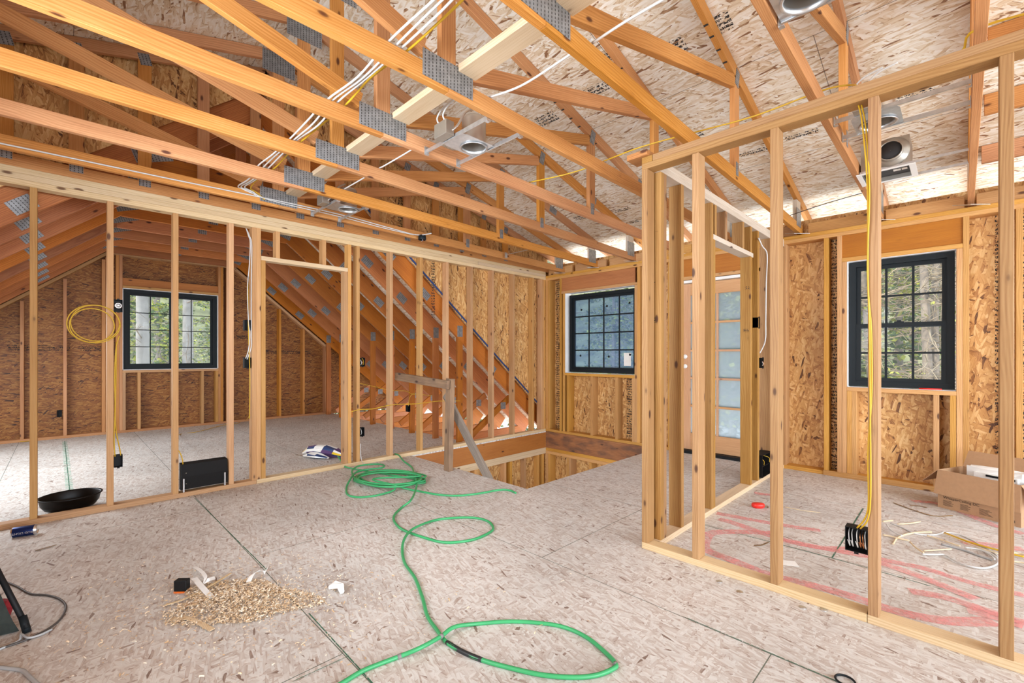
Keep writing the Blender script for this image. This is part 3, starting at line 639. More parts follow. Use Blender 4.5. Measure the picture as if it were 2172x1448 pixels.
bar('top_plate', -1.407, 2.7, 2.551, 2.640, 2.349, 2.387, M['pine_gold'], FP); bar('top_plate', -1.335, 2.7, 2.551, 2.640, 2.387, 2.425, M['pine_gold'], FP); bar('top_plate', -1.407, -1.337, 2.551, 2.640, 2.387, 2.425, M['pine_gold'], FP)
for x in (-1.407, -1.091, -.690, -.296, .104, .51, .92, 1.33, 1.74, 2.15, 2.56): bar('stud', x, x + TH, 2.551, 2.640, .038, 2.349, M['pine_gold'], FP)
SP = thing('stud_partition', 'short stud partition with a doorway, between the corner post and the glazed door wall', 'stud wall', (-1.37, 4.0, 0))
def pstud(nm, y1, z0=.038, z1=2.349): return bar(nm, -1.419, -1.33, y1 - TH, y1, z0, z1, M['pine_gold'], SP)
bar('bottom_plate', -1.419, -1.33, 2.641, 5.409, 0, .038, M['pine_light'], SP)
bar('top_plate', -1.419, -1.33, 2.641, 5.409, 2.349, 2.387, M['whitish'], SP); bar('top_plate', -1.419, -1.33, 2.72, 5.409, 2.387, 2.425, M['whitish'], SP)
bar('top_plate', -1.47, -1.432, 3.0, 5.35, 2.42, 2.50, M['greyboard'], SP)
for y in (2.69, 2.728, 2.98, 3.493, 4.583, 4.96, 5.37, 5.408): pstud('stud', y)
pstud('jack_stud', 3.533, z1=2.08); pstud('jack_stud', 4.386, z1=2.08)
bar('door_header', -1.419, -1.33, 3.495, 4.42, 2.08, 2.118, M['whitish'], SP)
for y in (3.56, 3.78, 4.18, 4.385): pstud('cripple_stud', y, 2.118)
for (x, z, w, h) in ((-1.385, 1.42, .045, .03), (-1.385, 1.66, .05, .006), (-1.375, 1.98, .05, .005)): panel('grade_stamp', 'y', R4(x - w / 2, x + w / 2, z - h / 2, z + h / 2), 2.6518, .0004, M['inkfine'], SP)
for (x, z, w, h) in ((-1.37, 1.42, .045, .03), (-1.36, 1.80, .04, .03)): panel('grade_stamp', 'y', R4(x - w / 2, x + w / 2, z - h / 2, z + h / 2), 4.3478, .0004, M['inkfine'], SP)
sb = bar('wood_scrap', -1.50, -1.36, 2.53, 2.66, 2.426, 2.462, M['fir_dark']); tag(sb, 'reddish wood offcut lying on top of the corner post', 'wood offcut')
# ================================================================== TRUSSES
def dormer_truss(x, label, first=None):
    if first is not None:
        r = copytree(first, dx=x - first.location.x); r['label'] = label; return r
    t = thing('roof_truss', label, 'roof truss', (x, 1.37, 2.5), 'flat trusses over the open room')
    yz('bottom_chord', x, TH, (-3.0, 2.595), (1.369, 2.605), .09, M['fir'], t); yz('bottom_chord', x, TH, (1.371, 2.605), (5.50, 2.548), .09, M['fir'], t)
    yz('top_chord', x, TH, (1.371, zt(1.371) - .002), (5.98, zt(5.98) - .002), .09, M['fir'], t); yz('top_chord', x, TH, (-3.2, zt(-3.2) - .002), (1.369, zt(1.369) - .002), .09, M['fir'], t)
    yz('king_post', x, TH, (1.325, 2.61), (1.325, zt(1.37) - .10), .09, M['fir'], t)
    yz('web', x, TH, (1.50, 2.72), (3.48, zt(3.48) - .10), .09, M['fir'], t)
    yz('web', x, TH, (-.74, zt(-.74) - .10), (1.24, 2.72), .09, M['fir'], t)
    yz('vertical_web', x, TH, (3.49, 2.575), (3.49, zt(3.53) - .10), .09, M['fir'], t); yz('vertical_web', x, TH, (-.84, 2.60), (-.84, zt(-.8) - .10), .09, M['fir'], t)
    yz('vertical_web', x, TH, (5.25, 2.552), (5.25, zt(5.3) - .10), .14, M['whitish'], t)
    plate(x, 1.37, 2.60, .31, .13, -.008, t); plate(x, 1.37, zt(1.37) - .13, .27, .18, 0, t)
    plate(x, 3.535, 2.575, .05, .10, 0, t); plate(x, 3.54, zt(3.54) - .09, .07, .13, -.26, t)
    plate(x, 5.32, 2.60, .17, .18, 0, t); plate(x, 4.45, zt(4.45) - .05, .14, .075, -.26, t); plate(x, -.8, 2.60, .05, .1, 0, t)
    bm = bmesh.new(); bmbox(bm, -.08, .08, -.08, .08, -.001, .001); h = tomesh('truss_tie', bm, M['rust'], t); h.rotation_euler = (.25, 0, math.pi / 4); rel(h, t, (x - .019, 5.345, 2.448))
    return t
ORD = ['first (leftmost)', 'second', 'third', 'fourth', 'fifth', 'sixth', 'seventh', 'eighth', 'ninth']
TX = [-4.30, -3.70, -3.09, -2.46, -1.815, -1.175, -.515, .075]
TL = ['timber roof truss nearest the long partition, first from the left',
      'timber roof truss, second from the long partition, carrying the far recessed light',
      'timber roof truss, third from the long partition, between the two recessed lights',
      'timber roof truss just left of the near recessed light, fourth from the long partition',
      'timber roof truss just right of the near recessed light, fifth from the partition',
      'timber roof truss above the corner post, nail plate at the top edge',
      'pinkish timber roof truss left of the exhaust fan, passing over the open partition',
      'timber roof truss right of the exhaust fan, last on the right']
tr0 = None
for x, l in zip(TX, TL):
    t = dormer_truss(x, l, tr0); tr0 = tr0 or t
dormer_truss(.69, 'timber roof truss beyond the right edge of the photo', tr0)
for t in list(COL.objects):
    if t.get('group') == 'flat trusses over the open room' and round(t.location.x, 3) in (-1.175, -1.815, -2.46):
        for y in (3.02, 3.12, 3.24, 3.36, 3.62):
            bm = bmesh.new(); bmbox(bm, -.037, -.008, y - .012, y + .012, zt(y) - .0965, zt(y) - .0945); o = tomesh('ink_dab', bm, M['tape'], t); rel(o, t, (t.location.x, 0, 0))
# gable-end truss standing on the long partition
gt = thing('gable_truss', 'gable truss with upright studs standing on the long partition', 'roof truss', (-4.66, 1.37, 2.5))
yz('bottom_chord', -4.66, TH, (-3.0, 2.600), (5.50, 2.600), .088, M['fir'], gt)
yz('top_chord', -4.66, TH, (1.371, zt(1.371) - .002), (5.98, zt(5.98) - .002), .09, M['fir'], gt); yz('top_chord', -4.66, TH, (-3.2, zt(-3.2) - .002), (1.369, zt(1.369) - .002), .09, M['fir'], gt)
for y in (-1.12, -.71, -.32, .037, .434, .833, 1.243, 1.64, 2.05, 2.455, 2.866, 3.28, 3.69, 4.08, 4.5):
    bar('stud', -4.698, -4.66, y, y + .085, 2.601, zt(y + .04) - .105, M['fir'], gt)
    plate(-4.66, y + .042, 2.60, .075, .085, 0, gt); plate(-4.66, y + .042, zt(y) - .085, .075, .09, -.26 if y > 1.4 else .26, gt)
# lateral brace laid over the bottom chords, and one along the peak
lb = bar('lateral_brace', -4.655, .80, 1.43, 1.545, 2.645, 2.683, M['pine_light']); tag(lb, 'pale lateral brace board running across the roof trusses beside their nail plates', 'brace board')
# steep attic trusses over the west room
def attic_truss(x, label, first=None):
    if first is not None:
        r = copytree(first, dx=x - first.location.x); r['label'] = label; return r
    t = thing('attic_truss', label, 'roof truss', (x, 1.335, 2.74), 'steep attic trusses over the back room')
    s = -.835
    yz('rafter', x, TH, (1.337, zm(1.337) - .004), (5.80, zm(5.80) - .004), .225, M['fir_attic_shaded'], t); yz('rafter', x, TH, (-3.1, zm(-3.1) - .004), (1.333, zm(1.333) - .004), .225, M['fir_attic_shaded'], t)
    yz('collar_beam', x, TH, (.47, 2.88), (2.20, 2.88), .14, M['fir_attic_shaded'], t)
    yz('king_post', x, TH, (1.29, 2.885), (1.29, 3.48), .09, M['fir_attic_shaded'], t)
    yz('knee_post', x, TH, (3.77, .0), (3.77, 1.44), .09, M['fir_attic_shaded'], t); yz('knee_post', x, TH, (-1.19, .0), (-1.19, 1.44), .09, M['fir_attic_shaded'], t)
    yz('floor_chord', x, TH, (3.96, -.01), (5.60, -.01), .14, M['fir_attic_shaded'], t); yz('web', x, TH, (3.95, .09), (4.75, .60), .09, M['fir_attic_shaded'], t)
    a = math.atan(-.835)
    plate(x, 2.13, 2.88, .26, .12, a * .5, t); plate(x, .54, 2.88, .26, .12, -a * .5, t); plate(x, 3.81, 1.52, .09, .15, 0, t)
    for y in (2.75, 3.25, 4.4): plate(x, y, zm(y) - .20, .15, .10, a, t)
    plate(x, -.2, zm(-.2) - .2, .15, .1, -a, t); plate(x, 1.335, 2.86, .10, .08, 0, t); plate(x, 4.62, .45, .10, .10, 0, t)
    return t
AX = [-4.80, -5.35, -5.97, -6.58, -7.20, -7.82, -8.43, -9.03]
AL = ['steep attic truss just behind the long partition, nearest the room', 'steep attic truss, second behind the long partition', 'steep attic truss whose knee post carries a black outlet box',
      'steep attic truss, fourth behind the long partition', 'steep attic truss, fifth behind the long partition', 'steep attic truss, sixth behind the long partition', 'steep attic truss, second in front of the far gable wall', 'steep attic truss right against the far gable wall']
at0 = None
for x, l in zip(AX, AL):
    t = attic_truss(x, l, at0); at0 = at0 or t
# ================================================================== THINGS ON THE FLOOR
def c3(l, s=4.722, ox=700, oy=940): return [(x / s + ox, y / s + oy) for x, y in l]
def onfloor(pts, z): return [G(u, v, z) for u, v in pts]
HR = .0085
hp = [(700, 1462), (726, 1448), (774, 1420), (845, 1392.5), (890, 1374), (934, 1350), (963, 1329.5), (1009, 1322.7), (1087, 1317.5), (1162, 1322.7), (1206.5, 1333), (1247, 1353), (1281, 1380.6), (1306, 1407), (1300, 1418), (1264, 1431.7), (1213, 1435.8), (1145, 1430), (1077, 1414.7), (1022.5, 1399.3), (981.6, 1382), (947.5, 1361.8), (927, 1336), (906.6, 1305.6), (896.4, 1268), (882.8, 1230.7), (873.7, 1215), (858.8, 1194), (853.5, 1170.8), (855.7, 1147.5), (867.3, 1128.5), (886.4, 1115.8), (922.4, 1103), (964.7, 1097.8), (1007, 1097.8), (1034.6, 1105), (1046, 1118), (1038.8, 1128.5), (1007, 1143), (964.7, 1149.7), (933, 1148.6), (901, 1140), (869.4, 1129.5), (848, 1119), (835.5, 1103), (837.7, 1090.4), (852.5, 1075.5), (869.4, 1062.8), (879, 1045.9), (884.2, 1024.7), (878, 1005.6), (873.7, 990.8), (856.7, 978), (846, 965.4), (837.7, 962.2)]
zz = [HR] * len(hp)
for i in (4, 5, 6): zz[i] = HR * 3.0
for i in (29, 30, 31): zz[i] = HR * 3
for i in range(47, 51): zz[i] = .045
zz[-1] = .046; zz[-2] = .046; zz[-3] = .03
path = [G(u, v, z) for (u, v), z in zip(hp, zz)]
coil = []
rnd = random.Random(3)
cx, cy = 825, 1014
for k in range(6):
    ax = 76 - rnd.uniform(0, 14); ay = 16.5 + rnd.uniform(-4, 2); ox = rnd.uniform(-7, 7); oy = rnd.uniform(-3, 2)
    for j in range(10):
        a = 2 * math.pi * j / 10 + .3
        coil.append(G(cx + ox + ax * math.cos(a) * (1 + .05 * math.sin(3 * a + k)), cy + oy + ay * math.sin(a), .012 + .010 * k))
loops = path + [GX(828, 968, -4.9) * 0 + Vector((-4.76, 2.85, .05)), Vector((-4.95, 2.6, .012)), Vector((-4.80, 2.33, .046)), Vector((-4.64, 2.25, .05))]
HS = thing('air_hose', 'long green air hose coiled near the doorway and looping towards the camera', 'hose', (-3.2, 1.8, 0))
tube('hose_line', path, HR, M['hose'], HS, 8, 6)
o = tube('hose_coil', [G(717, 968, .05), G(730, 984, .02), G(746, 993, .012)] + coil + [G(792, 1015, .07), G(835, 1028, .06), G(861, 1036, .02), G(890.6, 1041.7, HR), G(933, 1049, HR), G(975, 1050.5, HR), G(1017.7, 1045.9, HR), G(1060, 1038.5, HR), G(1081, 1039.5, HR), G(1094, 1045, HR)], HR, M['hose'], HS, 8, 6)
tube('hose_loop', [G(838, 1030, .05), G(834, 1040, .02), G(800, 1050, HR), G(763, 1054, HR), G(738, 1049, HR), G(735, 1033, HR), G(742, 1018, .03), G(753, 1003, .05), G(775, 996, .055), G(808, 992, .06), G(815, 987, .06), G(800, 984, .055), G(765, 987, .05), G(750, 994, .05), G(747, 1003, .04), G(760, 1020, .03), G(800, 1030, .05)], HR, M['hose'], HS, 8, 6)
tube('tape_wrap', [path[i] for i in (19, 20, 21)], HR * 1.12, M['tape'], HS, 8, 6)['label'] = 'black tape repair wound round the hose'
for a, b_ in ((5, 6), (3, 3), (13, 13)):
    p = path[a]; q = path[a + 1]; d = (q - p).normalized() * .012; tube('tape_band', [p - d * .2, p + d], HR * 1.14, M['duct_tape'], HS, 8, 0)
# beer can
def obj_text(name, txt, size, mat, parent, loc, rot, ext=.0006, align='CENTER'):
    cu = bpy.data.curves.new('t', 'FONT'); cu.body = txt; cu.size = size; cu.extrude = ext; cu.align_x = align; cu.align_y = 'CENTER'; cu.resolution_u = 2
    t = bpy.data.objects.new('t', cu); COL.objects.link(t); dg = bpy.context.evaluated_depsgraph_get(); me = bpy.data.meshes.new_from_object(t.evaluated_get(dg)); bpy.data.objects.remove(t); bpy.data.curves.remove(cu)
    o = link(name, me, mat, parent); o.location = loc; o.rotation_euler = rot; return o
pc = G(52, 1138, 0); ca = G(28, 1141, 0); cb = G(82, 1133, 0); cang = math.atan2(cb.y - ca.y, cb.x - ca.x)
CN = thing('drink_can', 'dark blue beer can lying on its side by the long partition plate', 'can', (pc.x - .02, pc.y, .033)); CN.rotation_euler = (0, 0, cang)
def along_x(bm):
    for v in bm.verts: v.co = Vector((v.co.z, v.co.y, -v.co.x))
bm = bmesh.new(); lathe(bm, [(.0325, -.052), (.033, -.05), (.033, .046), (.0325, .048)], 28); along_x(bm); tomesh('can_body', bm, M['blue'], CN)
bm = bmesh.new(); lathe(bm, [(.033, .046), (.031, .052), (.027, .060), (.027, .062), (.025, .062), (.024, .059), (.001, .059)], 28); lathe(bm, [(.001, -.053), (.024, -.053), (.027, -.061), (.029, -.060), (.033, -.05)], 28); along_x(bm); tomesh('can_ends', bm, M['silver'], CN)
def wraptext(txt, size, mat, parent, r, x0, a0, flip):
    o = obj_text('can_lettering', txt, size, mat, parent, (0, 0, 0), (0, 0, 0), .0004)
    for v in o.data.vertices:
        x, y, z = v.co; a = a0 + y / r * (-1 if flip else 1)
        v.co = Vector(((-x if flip else x) + x0, -math.cos(a) * (r + z), math.sin(a) * (r + z)))
    return o
wraptext('BUD LIGHT', .019, M['silver'], CN, .0333, -.002, -.10, True)
# black oval basin
BS = thing('basin', 'glossy black oval basin behind the long partition plate, at the far left', 'basin', (-4.905, .05, 0))
bm = bmesh.new(); lathe(bm, [(.001, .003), (.125, .003), (.145, .012), (.166, .045), (.176, .092), (.184, .096), (.188, .103), (.180, .106), (.168, .098), (.158, .048), (.135, .018), (.001, .012)], 48, sx=.68, sy=1.0); o = tomesh('basin_shell', bm, M['basin'], BS)
BS.rotation_euler = (0, .09, .05); BS.location.z = .012
# convector heater hung between two studs
HT = thing('wall_heater', 'black metal wall heater hanging between two studs of the long partition', 'heater', (XW - .03, .88, .1))
bm = bmesh.new(); prof = [(-.075, .05), (.0, .055), (.012, .06), (.012, .165), (-.004, .265), (-.075, .275)]
a_ = [bm.verts.new((p[0], -.165, p[1] - .1)) for p in prof]; b__ = [bm.verts.new((p[0], .175, p[1] - .1)) for p in prof]
bm.faces.new(a_); bm.faces.new(b__[::-1])
for i in range(6): bm.faces.new((a_[i], b__[i], b__[(i + 1) % 6], a_[(i + 1) % 6]))
tomesh('heater_case', bm, M['heater'], HT)
for y in (-.150, .150):
    o = bar('mounting_foot', XW - .035, XW + .005, .88 + y - .006, .88 + y + .006, .040, .155, M['steel'], HT)
bm = bmesh.new(); bmbox(bm, -.01, .0128, -.168, -.160, -.045, .172); tomesh('end_panel', bm, M['blackplastic'], HT)
for (yy, z2) in ((-.13, .13), (-.13, .04), (.15, -.04)):
    bm = bmesh.new(); lathe(bm, [(.005, 0), (.004, .003), (.001, .004)], 10); o = tomesh('screw', bm, M['bright'], HT); o.rotation_euler = (0, math.pi / 2, 0); o.location = (.012, yy, z2 - .035)
# plastic wrapped roll of trim / insulation bag on the floor beyond the doorway
def blob(name, pts, r, mats, parent, seed=1, segs=14, jit=.25, flat=.7):
    rn = random.Random(seed); bm = bmesh.new(); n = len(pts); rings = []
    for i, p in enumerate(pts):
        t = (Vector(pts[min(i + 1, n - 1)]) - Vector(pts[max(0, i - 1)])).normalized(); s = t.cross(Vector((0, 0, 1))).normalized(); u = s.cross(t)
        rr = r[i]; rings.append([bm.verts.new(Vector(p) + s * math.cos(2 * math.pi * k / segs) * rr * rn.uniform(1 - jit, 1 + jit * .4) + u * math.sin(2 * math.pi * k / segs) * rr * flat * rn.uniform(1 - jit, 1 + jit * .3)) for k in range(segs)])
    for i, (a, b_) in enumerate(zip(rings, rings[1:])):
        for k in range(segs):
            f = bm.faces.new((a[k], a[(k + 1) % segs], b_[(k + 1) % segs], b_[k])); f.material_index = rn.choice(range(len(mats))) if len(mats) > 1 else 0
    bm.faces.new(rings[0][::-1]); bm.faces.new(rings[-1])
    me = bpy.data.meshes.new(name); bmesh.ops.recalc_face_normals(bm, faces=bm.faces[:]); bm.to_mesh(me); bm.free(); return link(name, me, mats, parent)
IB = thing('plastic_bag', 'crumpled yellow and blue printed plastic bag on the floor beyond the doorway', 'bag', (-5.30, 2.2, 0))
blob('printed_film', [(-.26, -.16, .03), (-.20, -.11, .06), (-.10, -.05, .075), (.02, .0, .075), (.14, .06, .06), (.26, .12, .03)], [.02, .07, .09, .09, .075, .03], [M['yellowprint'], M['dkblue'], M['paper'], M['yellowprint'], M['purple']], IB, 5, 12, .22, .75)
blob('clear_film', [(-.16, -.19, .02), (-.08, -.15, .035), (.03, -.10, .035), (.16, -.04, .02)], [.02, .055, .06, .02], [M['paper'], M['steel'], M['dkblue'], M['paper']], IB, 9, 10, .35, .6)
tw = tube('wood_sliver', [G(627, 964, .004), G(645, 966.5, .006), G(664, 969, .01)], .004, M['weathered'], None, 5, 3); tag(tw, 'thin brown stick poking out beside the printed plastic bag', 'stick')
# sawdust and shavings
rn = random.Random(11); bm = bmesh.new(); c0 = Vector((-2.48, .61, 0)); au = (G(660, 1290) - G(400, 1270)).normalized(); av = Vector((-au.y, au.x, 0))
lay = bm.loops.layers.uv
for i in range(9000):
    rr = (rn.uniform(0, 1) ** .5) * .46 if rn.random() < .72 else abs(rn.gauss(0, .72)); th = rn.uniform(0, 2 * math.pi); rr *= 1 + .18 * math.sin(3 * th + 1) + .1 * math.sin(5 * th); px = c0 + au * math.cos(th) * rr * .72 + av * math.sin(th) * rr * .42
    hgt = .040 * math.exp(-(rr / .42) ** 2 * 1.1); z = .002 + rn.uniform(0, 1) * hgt
    L = rn.uniform(.005, .019); w = rn.uniform(.0016, .0045); a = rn.uniform(0, math.pi * 2); t = Vector((math.cos(a), math.sin(a), rn.uniform(-.35, .35))) * L / 2; s = Vector((-math.sin(a), math.cos(a), rn.uniform(-.8, .8))) * w / 2
    p = Vector((px.x, px.y, z + abs(t.z) + abs(s.z))); k = rn.uniform(-.3, .3) * L; mid = Vector((0, 0, abs(k) * .6))
    vs = [bm.verts.new(p - t - s), bm.verts.new(p - s + mid), bm.verts.new(p + t - s), bm.verts.new(p + t + s), bm.verts.new(p + s + mid), bm.verts.new(p - t + s)]
    f1 = bm.faces.new((vs[0], vs[1], vs[4], vs[5])); f2 = bm.faces.new((vs[1], vs[2], vs[3], vs[4])); mi = rn.choice((0, 0, 1, 2)); f1.material_index = mi; f2.material_index = mi
M['chip1'] = plain('shaving_pale', (.80, .62, .42), .8); M['chip2'] = plain('shaving_tan', (.62, .41, .22), .8); M['chip3'] = plain('shaving_white', (.88, .77, .62), .8)
me = bpy.data.meshes.new('sawdust'); bm.to_mesh(me); bm.free(); o = link('sawdust', me, [M['chip1'], M['chip2'], M['chip3']]); tag(o, 'pile of sawdust and wood shavings on the floor, left of the hose', 'sawdust', kind='stuff')
def ribbon(name, pts, w, th, mat, label=None, cat=None, parent=None, group=None, sm=5, twist=0):
    P = smooth(pts, sm) if sm else [Vector(p) for p in pts]; base = P[0].copy() if parent is None else plocw(parent); bm = bmesh.new(); prev = None; n = len(P)
    for i, p in enumerate(P):
        t = (P[min(i + 1, n - 1)] - P[max(0, i - 1)]); t.z = 0; t.normalize(); s = Vector((-t.y, t.x, 0)); a = twist * i / n; s = s * math.cos(a) + Vector((0, 0, 1)) * math.sin(a)
        ww = w(i / (n - 1)) if callable(w) else w
        q = p - base + Vector((0, 0, abs(math.sin(a)) * ww / 2)); cur = [bm.verts.new(q - s * ww / 2), bm.verts.new(q + s * ww / 2), bm.verts.new(q + s * ww / 2 + Vector((0, 0, th))), bm.verts.new(q - s * ww / 2 + Vector((0, 0, th)))]
        if prev:
            for k in range(4): bm.faces.new((prev[k], prev[(k + 1) % 4], cur[(k + 1) % 4], cur[k]))
        else: bm.faces.new(cur)
        prev = cur
    bm.faces.new(prev[::-1]); o = tomesh(name, bm, mat, parent, (0, 0, 0) if parent is not None else base)
    if label: tag(o, label, cat, group)
    return o
ribbon('wood_sliver', [G(349, 1284, .006), G(400, 1267, .014), G(450, 1240, .022), G(489, 1216, .014)], .012, .003, M['pine_light'], 'longest pale wood sliver across the top of the sawdust pile', 'wood sliver')
ribbon('wood_sliver', [G(380, 1293, .006), G(400, 1283, .012), G(440, 1270, .02)], .010, .003, M['pine'], 'split brown wood sliver at the left edge of the sawdust pile', 'wood sliver')
ribbon('wood_sliver', [G(362, 1314, .004), G(390, 1311, .008), G(410, 1315, .008), G(430, 1325, .008), G(450, 1336, .006)], .022, .003, M['pine_light'], 'curved pale wood sliver at the near left edge of the sawdust', 'wood sliver')
ribbon('paper_strip', [G(412, 1226, .030), G(430, 1247, .034), G(450, 1268, .022)], .026, .002, M['paper'], 'straight white plastic strip lying crosswise on the shavings', 'strip')
ribbon('paper_strip', [G(413, 1202, .012), G(428, 1213, .03), G(436, 1226, .04), G(431, 1240, .02), G(442, 1232, .04), G(456, 1228, .02)], .016, .0015, M['paper'], 'curled white paper strip behind the straight one', 'strip', twist=1.2)
ribbon('paper_strip', [G(527, 1234, .018), G(536, 1220, .028), G(552, 1214, .032), G(562, 1218, .03), G(569, 1204, .04)], .024, .0015, M['paper'], 'twisted white paper strip at the far right of the shavings', 'strip', twist=-1.5)
ps = blob('plastic_scrap', [(-.045, -.02, .012), (-.02, 0, .028), (.015, .012, .03), (.05, .004, .012)], [.012, .024, .022, .012], [M['paper'], M['white']], None, 4, 10, .3, .8); ps.location = G(715, 1254, 0); tag(ps, 'small crumpled white scrap between the sawdust and the hose', 'scrap')
bb = thing('battery_block', 'small black block with an orange underside, left of the sawdust', 'block', G(386, 1254, 0)); bb.rotation_euler = (0, 0, math.radians(48))
bm = bmesh.new(); bmbox(bm, -.030, .030, -.018, .018, .008, .062); bmesh.ops.bevel(bm, geom=bm.edges[:], offset=.003, segments=1, affect='EDGES'); tomesh('block_body', bm, M['blackplastic'], bb)
bm = bmesh.new(); bmbox(bm, -.029, .029, -.019, .017, .0005, .0078); tomesh('block_foot', bm, M['orange'], bb)
for (u, v, s, lab) in ((85, 1165, .09, 'dark bark chip on the floor in front of the beer can'), (0, 0, 0, '')):
    if s: ribbon('bark_chip', [G(u - 10, v + 2, .002), G(u, v, .004), G(u + 35, v - 10, .003)], lambda t: .004 + .02 * t * (1 - t) * 2, .002, M['weathered'], lab, 'bark chip')
# grey bag on a tripod frame at the lower left corner
TB = thing('tripod', 'black tripod leg standing at the lower left edge of the photo', 'tripod', G(58, 1343, 0))
ft = G(58, 1342, 0)
tube('tripod_leg', [ft + Vector((0, 0, .02)), GX(-60, 1105, -3.25)], .011, M['blackplastic'], TB, 10, 0); tube('foot', [ft + Vector((0, 0, .001)), ft + Vector((0, 0, .03)) + (GX(-60, 1105, -3.25) - ft).normalized() * .05], .014, M['black'], TB, 12, 0)
bg_ = thing('tool_bag', 'dark green canvas tool bag cut off by the left edge of the photo', 'bag', G(-25, 1370, 0))
bm = bmesh.new(); A = [G(46, 1337, .004), G(-60, 1365, .004), G(-150, 1330, .004), G(-30, 1300, .004)]; T = [GX(5, 1275, A[0].x - .16), GX(-60, 1270, A[1].x - .15), GX(-130, 1240, -3.2), GX(-50, 1250, -3.2)]
base = Vector(bg_.location); va = [bm.verts.new(p - base) for p in A]; vb = [bm.verts.new(Vector((p.x, p.y, .20 + .02 * i)) - base) for i, p in enumerate([A[0].lerp(A[1], .45) + Vector((-.03, -.02, 0)), A[1], A[2], A[3]])]
bm.faces.new(va[::-1]); bm.faces.new(vb)
for i in range(4): bm.faces.new((va[i], va[(i + 1) % 4], vb[(i + 1) % 4], vb[i]))
bmesh.ops.subdivide_edges(bm, edges=bm.edges[:], cuts=3, use_grid_fill=True)
for v in bm.verts: v.co += Vector((math.sin(v.co.z * 40 + v.co.x * 20), math.cos(v.co.y * 30), 0)) * .008
tomesh('bag_body', bm, M['canvas'], bg_)
p = GX(2, 1290, A[0].x - .22); rb = blob('red_cloth', [(-.05, -.06, -.05), (0, 0, 0), (.02, .03, .02)], [.03, .05, .02], [M['redcloth']], bg_, 3, 10, .15, 1.0); rb.location = p - base
cc = tube('power_cable', [G(-30, 1215, .06), G(3, 1230, .01), G(35, 1243, .005), G(65, 1259, .005), G(100, 1262, .005), G(128, 1271, .005), G(140, 1287, .005), G(130, 1310, .005), G(110, 1328, .005), G(80, 1345, .005), G(40, 1362, .005), G(-10, 1378, .005)], .0048, M['darkcable'], None, 7, 6); tag(cc, 'dark grey power cable curving round the tripod foot', 'cable')
cc = tube('power_cable', [G(110, 1334, .004), G(85, 1346, .006), G(60, 1352, .012), G(45, 1345, .014), G(40, 1358, .006), G(10, 1372, .005), G(-20, 1384, .005)], .0046, M['greycable'], None, 7, 6); tag(cc, 'light grey cable tail knotted beside the tripod foot', 'cable')
cc = tube('power_cable', [G(-20, 1412, .006), G(10, 1416, .006), G(35, 1419, .006), G(50, 1423, .006), G(65, 1437, .006), G(85, 1455, .006), G(100, 1470, .006)], .0068, M['greycable'], None, 8, 5); tag(cc, 'pale blue-grey cable in the bottom left corner of the photo', 'cable')
# metal knock-out discs, card, shards
for (u, v, lab) in ((1526, 1233, 'round metal disc furthest left beside the open partition'), (1569, 1255, 'bright round metal disc, second from the left beside the open partition'), (1703, 1288, 'dull round metal disc, third from the left along the open partition'), (1747, 1293, 'darkest round metal disc, close against the open partition plate')):
    bm = bmesh.new(); lathe(bm, [(.001, 0), (.0155, 0), (.0155, .0018), (.001, .0018)], 20); o = tomesh('metal_disc', bm, M['bright'] if 'bright' in lab else M['steel'], None, G(u, v, .001)); tag(o, lab, 'metal disc')
cdp = panel('paper_card', 'z', [(-.05, -.035), (.06, -.02), (.05, .045), (-.05, .03)], 0, .001, M['paper']); cdp.location = G(1668, 1194, .001); cdp.rotation_euler = (0, 0, .4); tag(cdp, 'white paper card on the floor behind the second partition stud', 'card')
bc = G(1793, 1446, 0); rg = tube('black_ring', [Vector((bc.x + .03 * math.cos(a), bc.y + .03 * math.sin(a), .006)) for a in [2 * math.pi * k / 12 for k in range(12)]], .004, M['black'], None, 6, 3, closed=True); tag(rg, 'black wire ring on the floor at the bottom edge of the photo', 'ring')
for pts, w, lab, mt in (([(1600, 1157), (1615, 1156), (1630, 1150)], .008, 'brown wood shard left of the second partition stud', 'weathered'), ([(1665, 1075), (1700, 1082), (1740, 1087)], .007, 'long tan wood strip on the floor right of the red tape measure', 'tan'),
                        ([(1895, 1066), (1930, 1079), (1980, 1094), (2020, 1093)], .010, 'long black-edged strip lying in front of the cardboard box', 'weathered'), ([(1932, 1072), (1950, 1073), (1966, 1077)], .012, 'short dark strip close to the box corner', 'weathered')):
    ribbon('wood_strip', [G(u, v, .003) for u, v in pts], w, .003, M[mt], lab, 'strip')
hb = thing('wall_heater', 'black heater housing low in the short partition beside the glazed door', 'heater', (-1.36, 4.77, .14))
bm = bmesh.new()
for b_ in ((-.05, -.045, -.14, .14, -.09, .12), (-.045, .045, -.14, .14, -.09, -.085), (-.045, .045, -.14, .14, .115, .12), (-.045, .045, -.14, -.135, -.085, .115), (-.045, .045, .135, .14, -.085, .115), (-.03, .03, -.13, .13, .0, .006)): bmbox(bm, *b_)
tomesh('heater_case', bm, M['heater'], hb)
for y in (-.09, .08): tube('wire', [Vector((-1.39, 4.77 + y, .22)), Vector((-1.33, 4.80 + y, .20)), Vector((-1.32, 4.78 + y, .16))], .003, M['yellowcable'], hb, 5, 4)
# red tape measure
TM = thing('tape_measure', 'red tape measure on the floor between the two partitions', 'tape measure', G(1608, 1076, 0)); TM.rotation_euler = (0, 0, .75)
bm = bmesh.new(); lathe(bm, [(.001, 0), (.034, 0), (.042, .008), (.043, .026), (.038, .034), (.001, .036)], 24, sx=1.15, sy=.8); tomesh('case', bm, M['red'], TM)
bm = bmesh.new(); bmbox(bm, .044, .075, -.010, .006, .010, .013); bmbox(bm, .073, .076, -.010, .006, .0, .013); tomesh('tape_hook', bm, M['weathered'], TM)
